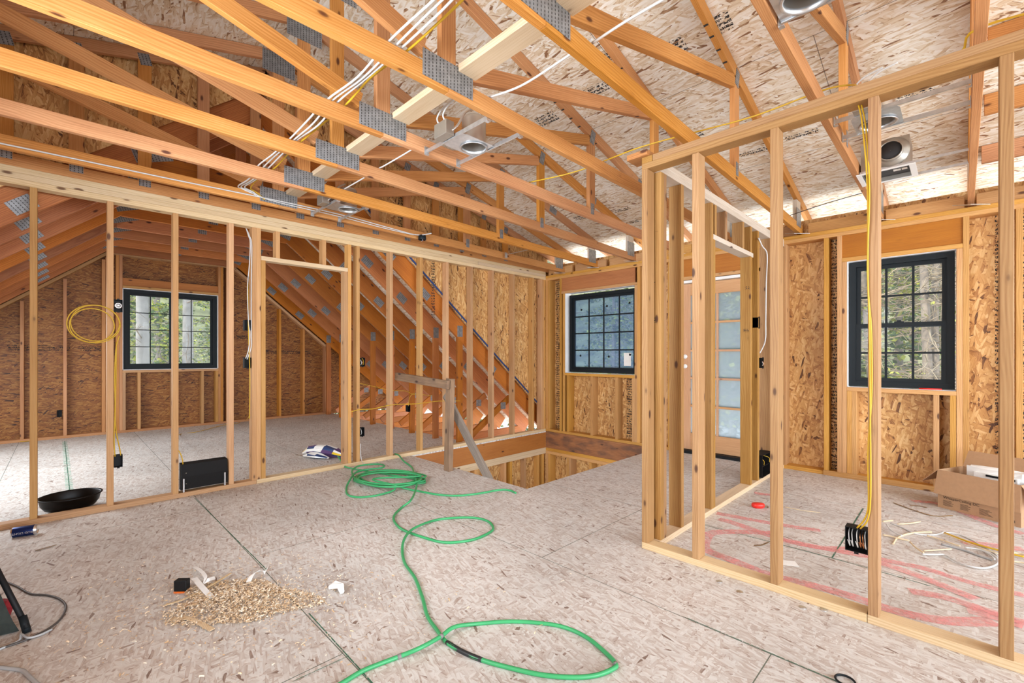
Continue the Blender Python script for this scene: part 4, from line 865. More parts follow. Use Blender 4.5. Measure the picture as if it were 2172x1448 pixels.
# cardboard box with packing
bx = thing('cardboard_box', 'open brown cardboard box of a ceiling fan on the floor by the right window', 'box', (0, 0, 0))
p0 = G(1989, 1074, 0) ; p1 = G(2117, 1107, 0); ux = (p1 - p0).normalized(); L = .47; uy = Vector((-ux.y, ux.x, 0)); Wd = .33; Hh = .295; t = .004
bx.location = p0; bx.rotation_euler = (0, 0, math.atan2(ux.y, ux.x))
bm = bmesh.new(); bmbox(bm, 0, L, 0, t, 0, Hh); bmbox(bm, 0, L, Wd - t, Wd, 0, Hh); bmbox(bm, 0, t, t, Wd - t, 0, Hh); bmbox(bm, L - t, L, t, Wd - t, 0, Hh); bmbox(bm, t, L - t, t, Wd - t, 0, t); tomesh('carton', bm, M['card'], bx)
def flap(nm, pts):
    bm = bmesh.new(); a = [bm.verts.new(p) for p in pts]; nrm = (Vector(pts[1]) - Vector(pts[0])).cross(Vector(pts[2]) - Vector(pts[0])).normalized() * .004; b2 = [bm.verts.new(Vector(p) + nrm) for p in pts]
    bm.faces.new(a[::-1]); bm.faces.new(b2)
    for i in range(4): bm.faces.new((a[i], a[(i + 1) % 4], b2[(i + 1) % 4], b2[i]))
    return tomesh(nm, bm, M['card'], bx)
flap('flap', [(-.0, 0, Hh), (L, 0, Hh), (L + .01, -.035, Hh - .185), (-.01, -.035, Hh - .185)])
flap('flap', [(0, Wd, Hh), (0, 0, Hh), (-.11, .01, Hh - .115), (-.11, Wd - .01, Hh - .115)])
flap('flap', [(L, 0, Hh), (L, Wd, Hh), (L + .09, Wd - .01, Hh - .125), (L + .09, .01, Hh - .125)])
flap('flap', [(L, Wd, Hh), (0, Wd, Hh), (0, Wd + .08, Hh + .12), (L, Wd + .08, Hh + .12)])
tx = obj_text('box_lettering', 'WhisperCeiling DC', .027, M['cardink'], bx, (.035, -.0012, .086), (math.pi / 2, 0, 0), .0003, 'LEFT')
for i, xx in enumerate((.035, .14, .25)):
    bm = bmesh.new()
    for r_ in range(6): bmbox(bm, xx, xx + random.uniform(.045, .075), -.0012, -.0004, .062 - r_ * .0075, .0645 - r_ * .0075)
    tomesh('small_print', bm, M['cardink'], bx)
bm = bmesh.new(); bmbox(bm, .365, .39, -.0012, -.0004, .02, .045); bmbox(bm, .40, .44, -.0012, -.0004, .024, .041); tomesh('printed_marks', bm, M['cardink'], bx)
PK = thing('foam_packing', 'white foam packing sticking out of the cardboard box', 'packing', bx.matrix_basis @ Vector((.10, .19, .0))); PK.rotation_euler = bx.rotation_euler
bm = bmesh.new(); bmbox(bm, 0, .31, -.03, .09, .14, .335); bmesh.ops.subdivide_edges(bm, edges=bm.edges[:], cuts=4, use_grid_fill=True)
for v in bm.verts: v.co += Vector((rn.uniform(-1, 1), rn.uniform(-1, 1), rn.uniform(-1, 1))) * .007
tomesh('foam_block', bm, M['white'], PK); bm = bmesh.new(); bmbox(bm, .06, .30, -.06, -.028, .15, .305); tomesh('grille', bm, M['paper'], PK); bm = bmesh.new(); bmbox(bm, .13, .29, -.065, -.061, .285, .300); tomesh('black_seal', bm, M['blackplastic'], PK)
# cable offcuts
def c7(l): return [(x / 6.962 + 1860, y / 6.962 + 1080) for x, y in l]
offc = [([(240, 510), (290, 430), (400, 375), (550, 345), (700, 335), (805, 335)], .0055, 'tan', 'thick tan bent cable offcut lying uppermost on the scrap'),
        ([(490, 480), (570, 560), (690, 640)], .0045, 'tan', 'straight tan offcut pointing towards the camera'),
        ([(690, 610), (850, 600), (1100, 585)], .004, 'tan', 'thin tan offcut lying level in the middle of the scrap'),
        ([(670, 660), (850, 665), (1000, 670), (1120, 740), (1250, 800), (1420, 850), (1600, 865), (1750, 820), (1790, 760), (1740, 690), (1600, 620), (1450, 555)], .0055, 'whitecable', 'white cable loop curling at the near edge of the scrap'),
        ([(1000, 340), (1180, 360), (1400, 450), (1530, 530), (1700, 620), (1790, 700)], .004, 'whitecable', 'white wire along the far side of the scrap'),
        ([(980, 350), (1200, 440), (1500, 560), (1790, 650)], .0035, 'tan', 'tan wire inside the far side of the scrap'),
        ([(1000, 345), (1300, 460), (1560, 540), (1790, 600), (2000, 660), (2180, 700)], .0055, 'yellowcable', 'yellow cable offcut running towards the right edge'),
        ([(740, 385), (900, 430), (1100, 500), (1230, 540)], .0045, 'tan', 'straight tan offcut behind the middle of the scrap'),
        ([(200, 200), (350, 255), (480, 320), (540, 350), (700, 375), (870, 370), (990, 335)], .0045, 'whitecable', 'white wire arching over the far left of the scrap'),
        ([(140, 215), (190, 290), (280, 350), (370, 385)], .005, 'whitecable', 'short white wire at the left end of the scrap'),
        ([(310, 215), (500, 205), (640, 180)], .005, 'tan', 'flat brown offcut furthest from the camera'),
        ([(90, 375), (200, 395), (330, 430), (480, 460)], .005, 'tan', 'brown splinter under the left of the scrap'),
        ([(950, 510), (1250, 590), (1500, 680), (1700, 745)], .006, 'greycable', 'grey sheath inside the white loop'),
        ([(1300, 560), (1500, 590), (1660, 660), (1740, 740)], .004, 'whitecable', 'thin white wire crossing inside the loop'),
        ([(2000, 640), (2100, 650), (2190, 680)], .005, 'tan', 'tan offcut at the right edge behind the last stud'),
        ([(2020, 770), (2120, 780), (2190, 800)], .004, 'tan', 'brown splinter at the right edge near the last stud'),
        ([(90, 178), (160, 170), (235, 162)], .005, 'tan', 'short tan twig against the stud with the yellow cables')]
for i, (l, r_, mt, lab) in enumerate(offc):
    o = tube('cable_offcut', [G(u, v, r_ + .004 * ((i * 7) % 4)) for u, v in c7(l)], r_, M[mt], None, 6, 4); tag(o, lab, 'cable offcut', 'cable offcuts strewn on the right floor')
# spray and chalk marks belong to the floor
def mark(name, pts, w, mat, z): 
    o = ribbon(name, [G(u, v, z) for u, v in pts], w, .0003, mat, parent=fl); return o
for i, (l, w) in enumerate((([(1520, 1088), (1640, 1110), (1740, 1125)], 0.068), ([(1525, 1100), (1560, 1110), (1640, 1137), (1735, 1160), (1810, 1165)], 0.074), ([(1640, 1130), (1560, 1127), (1510, 1130), (1495, 1145), (1498, 1165), (1560, 1190), (1630, 1218), (1720, 1240), (1800, 1262), (1900, 1295), (2000, 1315), (2110, 1318)], 0.074),
                            ([(1640, 1130), (1660, 1145), (1760, 1165), (1840, 1180), (1880, 1188), (1960, 1205), (2060, 1235), (2172, 1262)], 0.061), ([(1930, 1253), (2000, 1265), (2080, 1290), (2172, 1320)], 0.068), ([(1935, 1062), (2000, 1070), (2100, 1110), (2172, 1132)], 0.068), ([(2040, 1150), (2100, 1155), (2172, 1165)], 0.081), ([(1600, 1045), (1640, 1050)], 0.068), ([(2050, 1290), (2110, 1305), (2172, 1325)], 0.095), ([(1860, 1190), (1960, 1225), (2070, 1270)], 0.068))):
    mark('paint_stripe', l, w, M['pink'], .0006 + .0005 * i)
for i, (l, w, mt) in enumerate((([(413, 1056), (565, 1207)], .005, 'chalk'), ([(655, 1300), (790, 1448)], .005, 'chalk'), ([(1494, 1113), (1764, 1183), (2000, 1250)], .005, 'chalk'), ([(1764, 1183), (1830, 1078)], .006, 'chalk'), ([(137, 935), (143, 995), (150, 1062)], .05, 'chalkpale'), ([(137, 935), (143, 995), (150, 1062)], .006, 'chalk'), ([(1450, 1307), (1780, 1446)], .004, 'chalk'), ([(110, 989), (152, 985)], .006, 'cardink'), ([(620, 1445), (740, 1390)], .003, 'chalk'))):
    mark('chalk_line', l, w, M[mt], .0004 + .0004 * i)
# ================================================================== GUARD RAIL
GR = thing('guard_rail', 'rough brown scrap-wood guard rail with a slanting brace at the stair opening', 'guard rail', (-3.75, 2.82, 0))
def beam(name, p, q, w, d, mat, parent, roll=0):
    p, q = Vector(p), Vector(q); L = (q - p).length; me = boxmesh(L, w, d); o = link(name, me, mat, parent)
    x = (q - p).normalized(); up = Vector((0, 0, 1)) if abs(x.z) < .9 else Vector((0, 1, 0)); y = up.cross(x).normalized(); z = x.cross(y); R = Matrix((x, y, z)).transposed()
    o.rotation_euler = (R.to_4x4() @ Matrix.Rotation(roll, 4, 'X')).to_euler(); rel(o, parent, (p + q) / 2); return o
beam('post', (-3.765, 2.835, .001), (-3.735, 2.84, .955), .085, .055, M['weathered'], GR)
beam('rail', (-4.66, 2.760, .952), (-3.695, 2.785, .895), .036, .088, M['weathered'], GR)
beam('brace', (-3.985, 2.965, .77), (-3.235, 2.972, -.08), .036, .088, M['greyboard'], GR)
# ================================================================== ELECTRICAL
def outlet(name, label, loc, axis='x', open_=False, cable=None, h=.095, w=.052, d=.05, group=None):
    """device box; axis = direction its open face looks"""
    t = thing(name, label, 'electrical box', loc)
    bm = bmesh.new(); e = .003
    for b_ in ((-d, 0, -w / 2, w / 2, h / 2 - e, h / 2), (-d, 0, -w / 2, w / 2, -h / 2, -h / 2 + e), (-d, 0, -w / 2, -w / 2 + e, -h / 2 + e, h / 2 - e), (-d, 0, w / 2 - e, w / 2, -h / 2 + e, h / 2 - e), (-d, -d + e, -w / 2 + e, w / 2 - e, -h / 2 + e, h / 2 - e)): bmbox(bm, *b_)
    bmbox(bm, -.004, .003, -.008, .008, h / 2, h / 2 + .007); bmbox(bm, -.004, .003, -.008, .008, -h / 2 - .007, -h / 2)
    tomesh('box_shell', bm, M['blackplastic'], t)
    if open_:
        for k in range(open_):
            y = -w / 2 + .012 + k * (w - .024) / max(1, open_ - 1); zz_ = random.uniform(-.01, .02)
            o = tube('wire', [(loc[0] * 0 + -d + .006, y, .03), (-.01, y, .02 + zz_), (.004, y + .004, -.01), (-.008, y, -.03)], .0022, (M['whitecable'], M['copper'], M['yellowcable'], M['blackplastic'])[k % 4], None, 5, 4); o.parent = t; o.location = (-d + .006, y, .03)
    if axis == 'y': t.rotation_euler = (0, 0, -math.pi / 2)
    if axis == 'down': t.rotation_euler = (0, math.pi / 2, 0)
    return t
outlet('outlet_box', 'black outlet box low on the second partition stud, yellow cables above it', (XW - .01, .314, .371), open_=0)
sp = outlet('outlet_box', 'black box with a round disc high on the second partition stud, beside the yellow coil', (XW - .01, .314, 1.585))
bm = bmesh.new(); lathe(bm, [(.001, .002), (.012, .002), (.014, .008), (.020, .010), (.024, .004), (.024, -.03), (.001, -.03)], 20); o = tomesh('round_disc', bm, M['steel'], sp); o.rotation_euler = (0, math.pi / 2, 0); o.location = (-.004, 0, 0)
outlet('switch_box', 'upper black switch box left of the doorway studs', (XW - .02, 1.216, 1.475)); outlet('switch_box', 'lower black switch box left of the doorway studs', (XW - .02, 1.216, 1.128))
outlet('switch_box', 'open black switch box full of wires, right of the doorway', (XW - .005, 2.336, 1.12), open_=4, w=.060); outlet('outlet_box', 'black outlet box near the floor, right of the doorway', (XW - .01, 2.336, .355), open_=1)
outlet('outlet_box', 'black outlet box on the knee post behind the partition', (-5.955, 3.74, .385)); outlet('outlet_box', 'black outlet box on the far gable wall near the floor', (XG + .01, -.02, .36))
outlet('switch_box', 'black switch box high on the short partition, right of its doorway', (-1.325, 4.570, 1.50), w=.05); outlet('switch_box', 'open black switch box under the white cable on the short partition', (-1.325, 4.68, 1.125), open_=2, w=.05)
t = outlet('outlet_box', 'open outlet box with loose wires on the third stud of the open partition', (-.342, 2.585, .347), axis='y', w=.085, h=.11, d=.06)
for k, (dx, mt) in enumerate(((-.03, 'whitecable'), (-.018, 'whitecable'), (0, 'white'), (.012, 'copper'), (.022, 'copper'), (.03, 'white'))):
    o = tube('wire', [(-.04, dx, .04), (-.012, dx, .025), (-.004, dx + .003, -.01), (-.012, dx + .005, -.035), (-.010, dx - .004, -.008)], .0020, M[mt], None, 6, 4); o.parent = t; o.location = (-.04, dx, .04)
outlet('switch_box', 'black switch box seen edge-on behind the corner post', (-2.585, YN + .03, 1.19), axis='y', w=.05, d=.04).rotation_euler = (0, 0, -math.pi / 2)
# yellow cable coil hung on the stud
cl = thing('cable_coil', 'yellow cable coil hanging on the second stud of the long partition', 'cable', GX(240, 660, XW + .012))
for k in range(3):
    c_ = GX(200 + (0, 3, -4)[k], 687 + (0, -2, 3)[k], XW + .012 + .007 * k); ry, rz = .148 - .012 * k, .143 - .008 * k
    tube('cable_turn', [Vector((c_.x, c_.y + ry * math.cos(a), c_.z + rz * math.sin(a))) for a in [2 * math.pi * j / 14 for j in range(14)]], .0042, M['yellowcable'], cl, 6, 4, closed=True)
tube('cable_drop', [GX(253, 712, XW + .02), GX(246, 740, XW + .012), GX(243, 800, XW + .006), GX(244, 860, XW + .006), GX(242, 930, XW + .006), GX(244, 968, XW - .01)], .004, M['yellowcable'], cl, 6, 5); tube('cable_drop', [GX(247, 725, XW + .012), GX(246, 800, XW + .006), GX(245, 900, XW + .008), GX(254, 952, XW - .01), GX(256, 966, XW - .015)], .004, M['yellowcable'], cl, 6, 5)
def cable(label, pts, mat='yellowcable', r=.0042, sm=5): o = tube('cable', pts, r, M[mat], None, 6, sm); tag(o, label, 'cable'); return o
cable('yellow cable strung level through the studs beside the guard rail', [GX(745, 873, XW + .004), GX(764, 868, XW + .004), GX(790, 867, XW + .004), GX(821, 860, XW + .004), GX(850, 857, XW + .004), GX(885, 856, XW + .004), GX(924, 851, XW + .004), GX(950, 850, XW + .004), GX(976, 850, XW + .004)])
cable('yellow cable crossing the knee posts behind the partition', [GX(764, 813, -6.2), GX(800, 821, -6.2), GX(830, 828, -6.0), GX(860, 829, -6.0), GX(876, 836, -5.9), GX(900, 837, -5.6), GX(930, 842, -5.4)])
cable('yellow cable rising to the black box on the knee post', [GX(866, 861, -5.94), GX(869, 843, -5.94), GX(877, 834, -5.92), GX(885, 834, -5.85)])
cable('yellow cable lying along the foot of the gable wall, left end', [G(-15, 940, .01), G(30, 937, .01), G(60, 935, .01), G(100, 930, .01), G(150, 922, .01), G(222, 917, .01)])
cable('yellow cable on the back room floor leading to the doorway studs', [G(372, 935, .2), G(380, 921, .01), G(420, 915, .01), G(470, 902, .01), G(500, 898, .01), G(522, 890, .05), GX(530, 880, XW - .05)])
cable('yellow cable running down beside the doorway studs', [GX(526, 600, XW + .003), GX(527, 700, XW + .003), GX(530, 800, XW + .003), GX(529, 888, XW + .003)])
cable('yellow cable leading down to the black heater', [GX(379, 955, XW + .003), GX(384, 965, XW + .003), GX(387, 975, XW + .003), GX(388, 984, XW - .01)])
cable('white cable running down the studs left of the doorway', [GX(522, 484, XW - .04), GX(527, 500, XW - .01), GX(531, 515, XW + .004), GX(529, 560, XW + .004), GX(525, 610, XW + .004), GX(527, 680, XW + .004), GX(530, 710, XW + .004), GX(527, 742, XW + .004), GX(521, 760, XW + .0)], 'whitecable')
cable('second white cable beside the first, left of the doorway', [GX(524, 487, XW - .04), GX(529, 500, XW - .01), GX(534, 520, XW + .004), GX(533, 600, XW + .004), GX(533, 700, XW + .004), GX(533, 735, XW + .004), GX(524, 762, XW + .0)], 'whitecable')
cable('white cable loop at the foot of the doorway studs', [G(763, 975, .02), GX(765, 940, XW + .003), GX(765, 960, XW + .003), G(768, 979, .042), G(776, 985, .045)], 'whitecable', .003)
cable('yellow cables running down the third stud of the open partition', [Vector((-.335, 2.596, 2.352)), Vector((-.318, 2.575, 2.24)), GY(1840, 400, 2.545), GY(1841, 600, 2.545), GY(1848, 700, 2.545), GY(1849, 830, 2.545), GY(1841, 960, 2.545), GY(1841, 1080, 2.545), Vector((-.337, 2.57, .41))], r=.0036)
cable('second yellow cable down the third stud of the open partition', [Vector((-.325, 2.60, 2.352)), Vector((-.306, 2.58, 2.22)), GY(1844, 400, 2.54), GY(1840, 560, 2.54), GY(1844, 680, 2.54), GY(1845, 780, 2.54), GY(1846, 900, 2.54), GY(1845, 1080, 2.54), Vector((-.325, 2.57, .41))], r=.0034)
cable('white cable curving down the short partition to its switch box', [GX(1609, 505, -1.32), GX(1617, 522, -1.32), GX(1627, 540, -1.32), GX(1625, 600, -1.32), GX(1624, 680, -1.32), GX(1623, 722, -1.32), GX(1612, 748, -1.32)], 'whitecable', .006)
# white and yellow bundle over the bottom chords
for k, (dy_, mt, lab) in enumerate(((-.045, 'whitecable', 'leftmost white cable of the bundle crossing the roof trusses'), (-.015, 'whitecable', 'middle white cable of the bundle crossing the roof trusses'), (.012, 'whitecable', 'right-hand white cable of the bundle, next to the yellow one'), (.05, 'yellowcable', 'yellow cable of the bundle crossing the roof trusses'))):
    pts = []
    xs = [-.60, -1.175, -1.50, -1.83, -2.15, -2.48, -2.78, -3.10, -3.40, -3.71, -4.0, -4.28]
    for j, x in enumerate(xs):
        sag = .0 if j % 2 else -.012; pts.append(Vector((x, 1.09 + dy_ + .01 * math.sin(j * 2 + k) + (.03 if j == 0 else 0), 2.612 + .004 * k + sag + (.02 if k == 3 and j % 2 == 0 else 0))))
    pts += [Vector((-4.30, 1.14 + dy_, 2.60)), Vector((-4.285, 1.2 + dy_, 2.58 - .01 * k))]
    cable(lab, pts, mt, .0058)
cable('white cable stapled along the face of the leftmost roof truss', [Vector((-4.292, -1.0, 2.52)), Vector((-4.292, -.3, 2.535)), Vector((-4.292, .6, 2.55)), Vector((-4.292, 1.2, 2.565)), Vector((-4.288, 1.9, 2.57)), Vector((-4.29, 2.5, 2.545)), Vector((-4.27, 2.78, 2.53)), Vector((-4.1, 2.86, 2.53))], 'whitecable', .0055)
cable('second white cable along the leftmost truss below the first', [Vector((-4.288, 1.15, 2.60)), Vector((-4.286, 1.3, 2.555)), Vector((-4.286, 1.9, 2.548)), Vector((-4.286, 2.4, 2.53)), Vector((-4.26, 2.74, 2.52))], 'whitecable', .0045)
cable('white cable arching between trusses above the near recessed light', [Vector((-1.84, 1.66, 2.615)), Vector((-1.62, 1.69, 2.60)), Vector((-1.35, 1.685, 2.605)), Vector((-1.17, 1.68, 2.615))], 'whitecable', .0058)
cable('white cable arching across to the top edge above the corner post', [Vector((-1.19, 1.70, 2.612)), Vector((-1.0, 1.68, 2.605)), Vector((-.8, 1.69, 2.612)), Vector((-.52, 1.69, 2.614))], 'whitecable', .0058)
for i, (x0, x1) in enumerate(((-3.10, -2.47), (-3.72, -3.08))): cable(('white cable between trusses left of the near recessed light', 'white cable between trusses above the far recessed light')[i], [Vector((x0, 1.70, 2.61)), Vector(((x0 + x1) / 2, 1.69, 2.60)), Vector((x1, 1.70, 2.612))], 'whitecable', .0052)
cable('long thin yellow cable lying over the trusses towards the door', [Vector((-2.5, 2.70, 2.61)), Vector((-2.2, 2.70, 2.575)), Vector((-2.03, 2.78, 2.60)), Vector((-1.815, 2.78, 2.606)), Vector((-1.5, 2.74, 2.59)), Vector((-1.175, 2.83, 2.606)), Vector((-.85, 2.84, 2.585)), Vector((-.52, 2.86, 2.606)), Vector((-.40, 2.90, 2.60)), Vector((-.335, 2.60, 2.43))], r=.0045)
cable('yellow cable drooping to the right truss above the open partition', [Vector((-.31, 2.60, 2.43)), Vector((-.12, 2.85, 2.50)), Vector((.0, 2.9, 2.58)), Vector((.055, 2.80, 2.612)), Vector((.4, 2.85, 2.60)), Vector((.69, 2.85, 2.61))], r=.0052)
cable('thin grey cable slung between trusses near the north wall', [Vector((-1.17, 4.98, 2.55)), Vector((-.85, 4.75, 2.53)), Vector((-.53, 4.70, 2.55))], 'darkcable', .0035)
cable('white cable drooping behind the long partition top plate', [GX(540, 448, -4.75), GX(590, 450, -4.80), GX(650, 468, -4.80), GX(700, 485, -4.80), GX(745, 500, -4.76)], 'whitecable', .003)
# recessed light housings
def downlight(label, cx, cy, x0, x1, z=2.53, first=None, flip=False):
    if first is not None:
        r = copytree(first, cx - first.location.x, cy - first.location.y, z - first.location.z); r['label'] = label
        return r
    t = thing('recessed_light', label, 'recessed light', (cx, cy, z), 'recessed light housings between trusses')
    bm = bmesh.new()
    n = 28; ro = .082; R2 = []                                                     # square pan with a round hole
    oy = .045
    inn = [bm.verts.new((ro * math.cos(2 * math.pi * k / n), oy + ro * math.sin(2 * math.pi * k / n), 0)) for k in range(n)]
    out = []
    for k in range(n):
        a = 2 * math.pi * k / n; c_, s_ = math.cos(a), math.sin(a); ty = (.135 - oy) if s_ > 0 else (.135 + oy)
        m = min(.105 / max(abs(c_), 1e-6), ty / max(abs(s_), 1e-6)); out.append(bm.verts.new((c_ * m, oy + s_ * m, 0)))
    for k in range(n): bm.faces.new((inn[k], inn[(k + 1) % n], out[(k + 1) % n], out[k]))
    r_ = bmesh.ops.extrude_face_region(bm, geom=bm.faces[:])
    for v in r_['geom']:
        if isinstance(v, bmesh.types.BMVert): v.co.z += .0025
    tomesh('mounting_pan', bm, M['steel'], t)
    bm = bmesh.new(); lathe(bm, [(.080, .004), (.086, -.004), (.089, -.006), (.085, -.009), (.076, -.005), (.076, .012)], 32); tomesh('trim_ring', bm, M['steel'], t).location = (0, oy, 0)
    bm = bmesh.new(); lathe(bm, [(.076, -.002), (.077, .165), (.070, .182), (.045, .192), (.001, .194)], 32); tomesh('lamp_can', bm, M['bright'], t).location = (0, oy, 0)
    bm = bmesh.new(); bmbox(bm, -.085, .035, -.20, -.138, .0, .085); bmesh.ops.bevel(bm, geom=bm.edges[:], offset=.003, segments=1, affect='EDGES'); tomesh('junction_box', bm, M['duct'], t)
    for s_ in (-1, 1):
        bm = bmesh.new(); bmbox(bm, x0 - cx, x1 - cx, s_ * .13 - .002, s_ * .13 + .002, -.004, .018); bmbox(bm, x0 - cx, x1 - cx, s_ * .13 - .005, s_ * .13 + .005, -.005, -.003)
        b_ = tomesh('hanger_bar', bm, M['steel'], t)
        for xx in (x0 - cx, x1 - cx):
            bm = bmesh.new(); sg = 1 if xx < 0 else -1; bmbox(bm, xx, xx + sg * .004, s_ * .13 - .016, s_ * .13 + .016, -.018, .035); bmbox(bm, xx, xx + sg * .02, s_ * .13 - .010, s_ * .13 + .010, -.02, -.016)
            h = tomesh('bar_foot', bm, M['steel'], b_)
    tube('flexible_conduit', [Vector((cx + .03, cy - .15, z + .03)), Vector((cx + .05, cy - .12, z + .07)), Vector((cx + .07, cy - .08, z + .15)), Vector((cx + .06, cy - .01, z + .20))], .007, M['bright'], t, 8, 6)
    for yy in (-.06, .0): tube('feed_cable', [Vector((cx + yy, cy - .17, z + .08)), Vector((cx + yy - .02, cy - .18, z + .13)), Vector((cx + yy + .02, cy - .17, z + .18)), Vector((cx + yy + .10, cy - .15, z + .21))], .005, M['whitecable'], t, 6, 5)
    return t
# between the fourth and fifth trusses, bars run across the bay
dlt = downlight('recessed light housing hanging between trusses at the middle top of the photo', -2.19, 1.805, -2.459, -1.854, 2.515)
downlight('small far recessed light housing above the doorway of the long partition', -3.93, 1.79, -4.299, -3.739, 2.515)
downlight('recessed light housing cut off by the top edge of the photo', -.40, 1.885, -.513, .036, 2.515)
downlight('recessed light housing above the exhaust fan, with a black opening', -.335, 3.23, -.513, .036, 2.515)
lo = bpy.data.objects
# bath exhaust fan
EF = thing('exhaust_fan', 'steel bathroom exhaust fan housing hung between trusses on the right', 'exhaust fan', (-.385, 4.05, 2.475))
bm = bmesh.new(); x0, x1, y0, y1 = -.12, .14, -.04, .22
for b_ in ((x0, x1, y0, y0 + .003, .0, .205), (x0, x1, y1 - .003, y1, 0, .205), (x0, x0 + .003, y0 + .003, y1 - .003, 0, .205), (x1 - .003, x1, y0 + .003, y1 - .003, 0, .205), (x0 + .003, x1 - .003, y0 + .003, y1 - .003, .202, .205)): bmbox(bm, *b_)
tomesh('fan_housing', bm, M['duct'], EF)
bm = bmesh.new()
for b_ in ((x0 - .025, x1 + .03, y0 - .02, y0 + .004, -.004, 0), (x0 - .025, x1 + .03, y1 - .004, y1 + .02, -.004, 0), (x0 - .025, x0 + .003, y0 + .004, y1 - .004, -.004, 0), (x1 - .003, x1 + .03, y0 + .004, y1 - .004, -.004, 0)): bmbox(bm, *b_)
tomesh('flange', bm, M['white'], EF)
bm = bmesh.new(); lathe(bm, [(.100, -.001), (.098, .012), (.074, .022), (.066, .030), (.066, .055), (.060, .056), (.060, .0)], 32); o = tomesh('duct_collar', bm, M['duct'], EF); o.rotation_euler = (math.pi / 2, 0, 0); o.location = (.045, y0, .108)
bm = bmesh.new(); lathe(bm, [(.001, .048), (.058, .048), (.059, .046)], 28); o = tomesh('collar_damper', bm, M['dark_int'], EF); o.rotation_euler = (math.pi / 2, 0, 0); o.location = (.045, y0, .108)
bm = bmesh.new(); bmbox(bm, x0 + .004, x1 - .004, y0 + .004, y1 - .004, .03, .034); tomesh('fan_interior', bm, M['dark_int'], EF)
bm = bmesh.new(); bmbox(bm, .045, .085, .085, .125, .026, .029); bmbox(bm, .09, .12, .085, .125, .026, .029); tomesh('rating_label', bm, M['paper'], EF)
for yy in (y0 - .008, y1 + .008):
    b_ = bar('hanger_bar', -.510, .032, 4.05 + yy - .004, 4.05 + yy + .004, 2.476, 2.492, M['steel'], EF, 0)
# ceiling boxes
def ceilbox(label, p, col='black'):
    t = thing('ceiling_box', label, 'electrical box', p); bm = bmesh.new(); lathe(bm, [(.042, 0), (.045, .005), (.042, .05), (.03, .055), (.001, .055), (.001, .045), (.036, .045), (.038, 0), (.042, 0)], 8); tomesh('box_shell', bm, M[col], t)
    for k in range(3): o = tube('wire', [(0, 0, .04), (.01 * k - .01, .01, .0), (.012 * k - .012, 0, -.012)], .0025, M[('whitecable', 'purple', 'copper')[k]], None, 5, 3); o.parent = t; o.location = (0, 0, .04)
    return t
ceilbox('black octagonal ceiling box with purple wires, on the leftmost truss above the studs', (-4.25, 2.84, 2.48)); cb_ = ceilbox('black ceiling box on a metal bar between far trusses', (-3.76, 4.15, 2.50))
bm = bmesh.new(); bmbox(bm, -.50, -.045, -.006, .006, .02, .026); bmbox(bm, -.50, -.49, -.02, .02, -.02, .05); tomesh('hanger_bar', bm, M['steel'], cb_)
mk = tube('marker', [Vector((-.27, YN + .035, .898)), Vector((-.12, YN + .04, .898))], .007, M['red'], None, 10, 0); tag(mk, 'red marker lying on the sill of the right window', 'marker')
# ================================================================== OUTSIDE
def terrain(name, x0, x1, y0, y1, n, fn, mat, label):
    gr = bpy.data.meshes.new(name); bm = bmesh.new()
    for i in range(n + 1):
        for j in range(n + 1):
            x = x0 + (x1 - x0) * i / n; y = y0 + (y1 - y0) * j / n; bm.verts.new((x, y, fn(x, y)))
    bm.verts.ensure_lookup_table()
    for i in range(n):
        for j in range(n): bm.faces.new([bm.verts[k] for k in (i * (n + 1) + j, (i + 1) * (n + 1) + j, (i + 1) * (n + 1) + j + 1, i * (n + 1) + j + 1)])
    bm.to_mesh(gr); bm.free(); go = link(name, gr, mat); go['kind'] = 'structure'; go['label'] = label; return go
terrain('ground', -36, 32, -28, 27, 40, lambda x, y: -2.95 + .08 * math.sin(x * .7) * math.cos(y * .5) + .02 * max(0, y - 8), M['ground'], 'pale ground of the clearing outside the windows')
terrain('hillside', -70, 40, 24, 60, 30, lambda x, y: -3.2 + .62 * (y - 24) + .4 * math.sin(x), M['hill'], 'wooded hillside north of the house')
terrain('hillside', -70, -32, -30, 40, 30, lambda x, y: -3.2 + .62 * (-32 - x) + .4 * math.sin(y), M['hill'], 'wooded hillside west of the house')
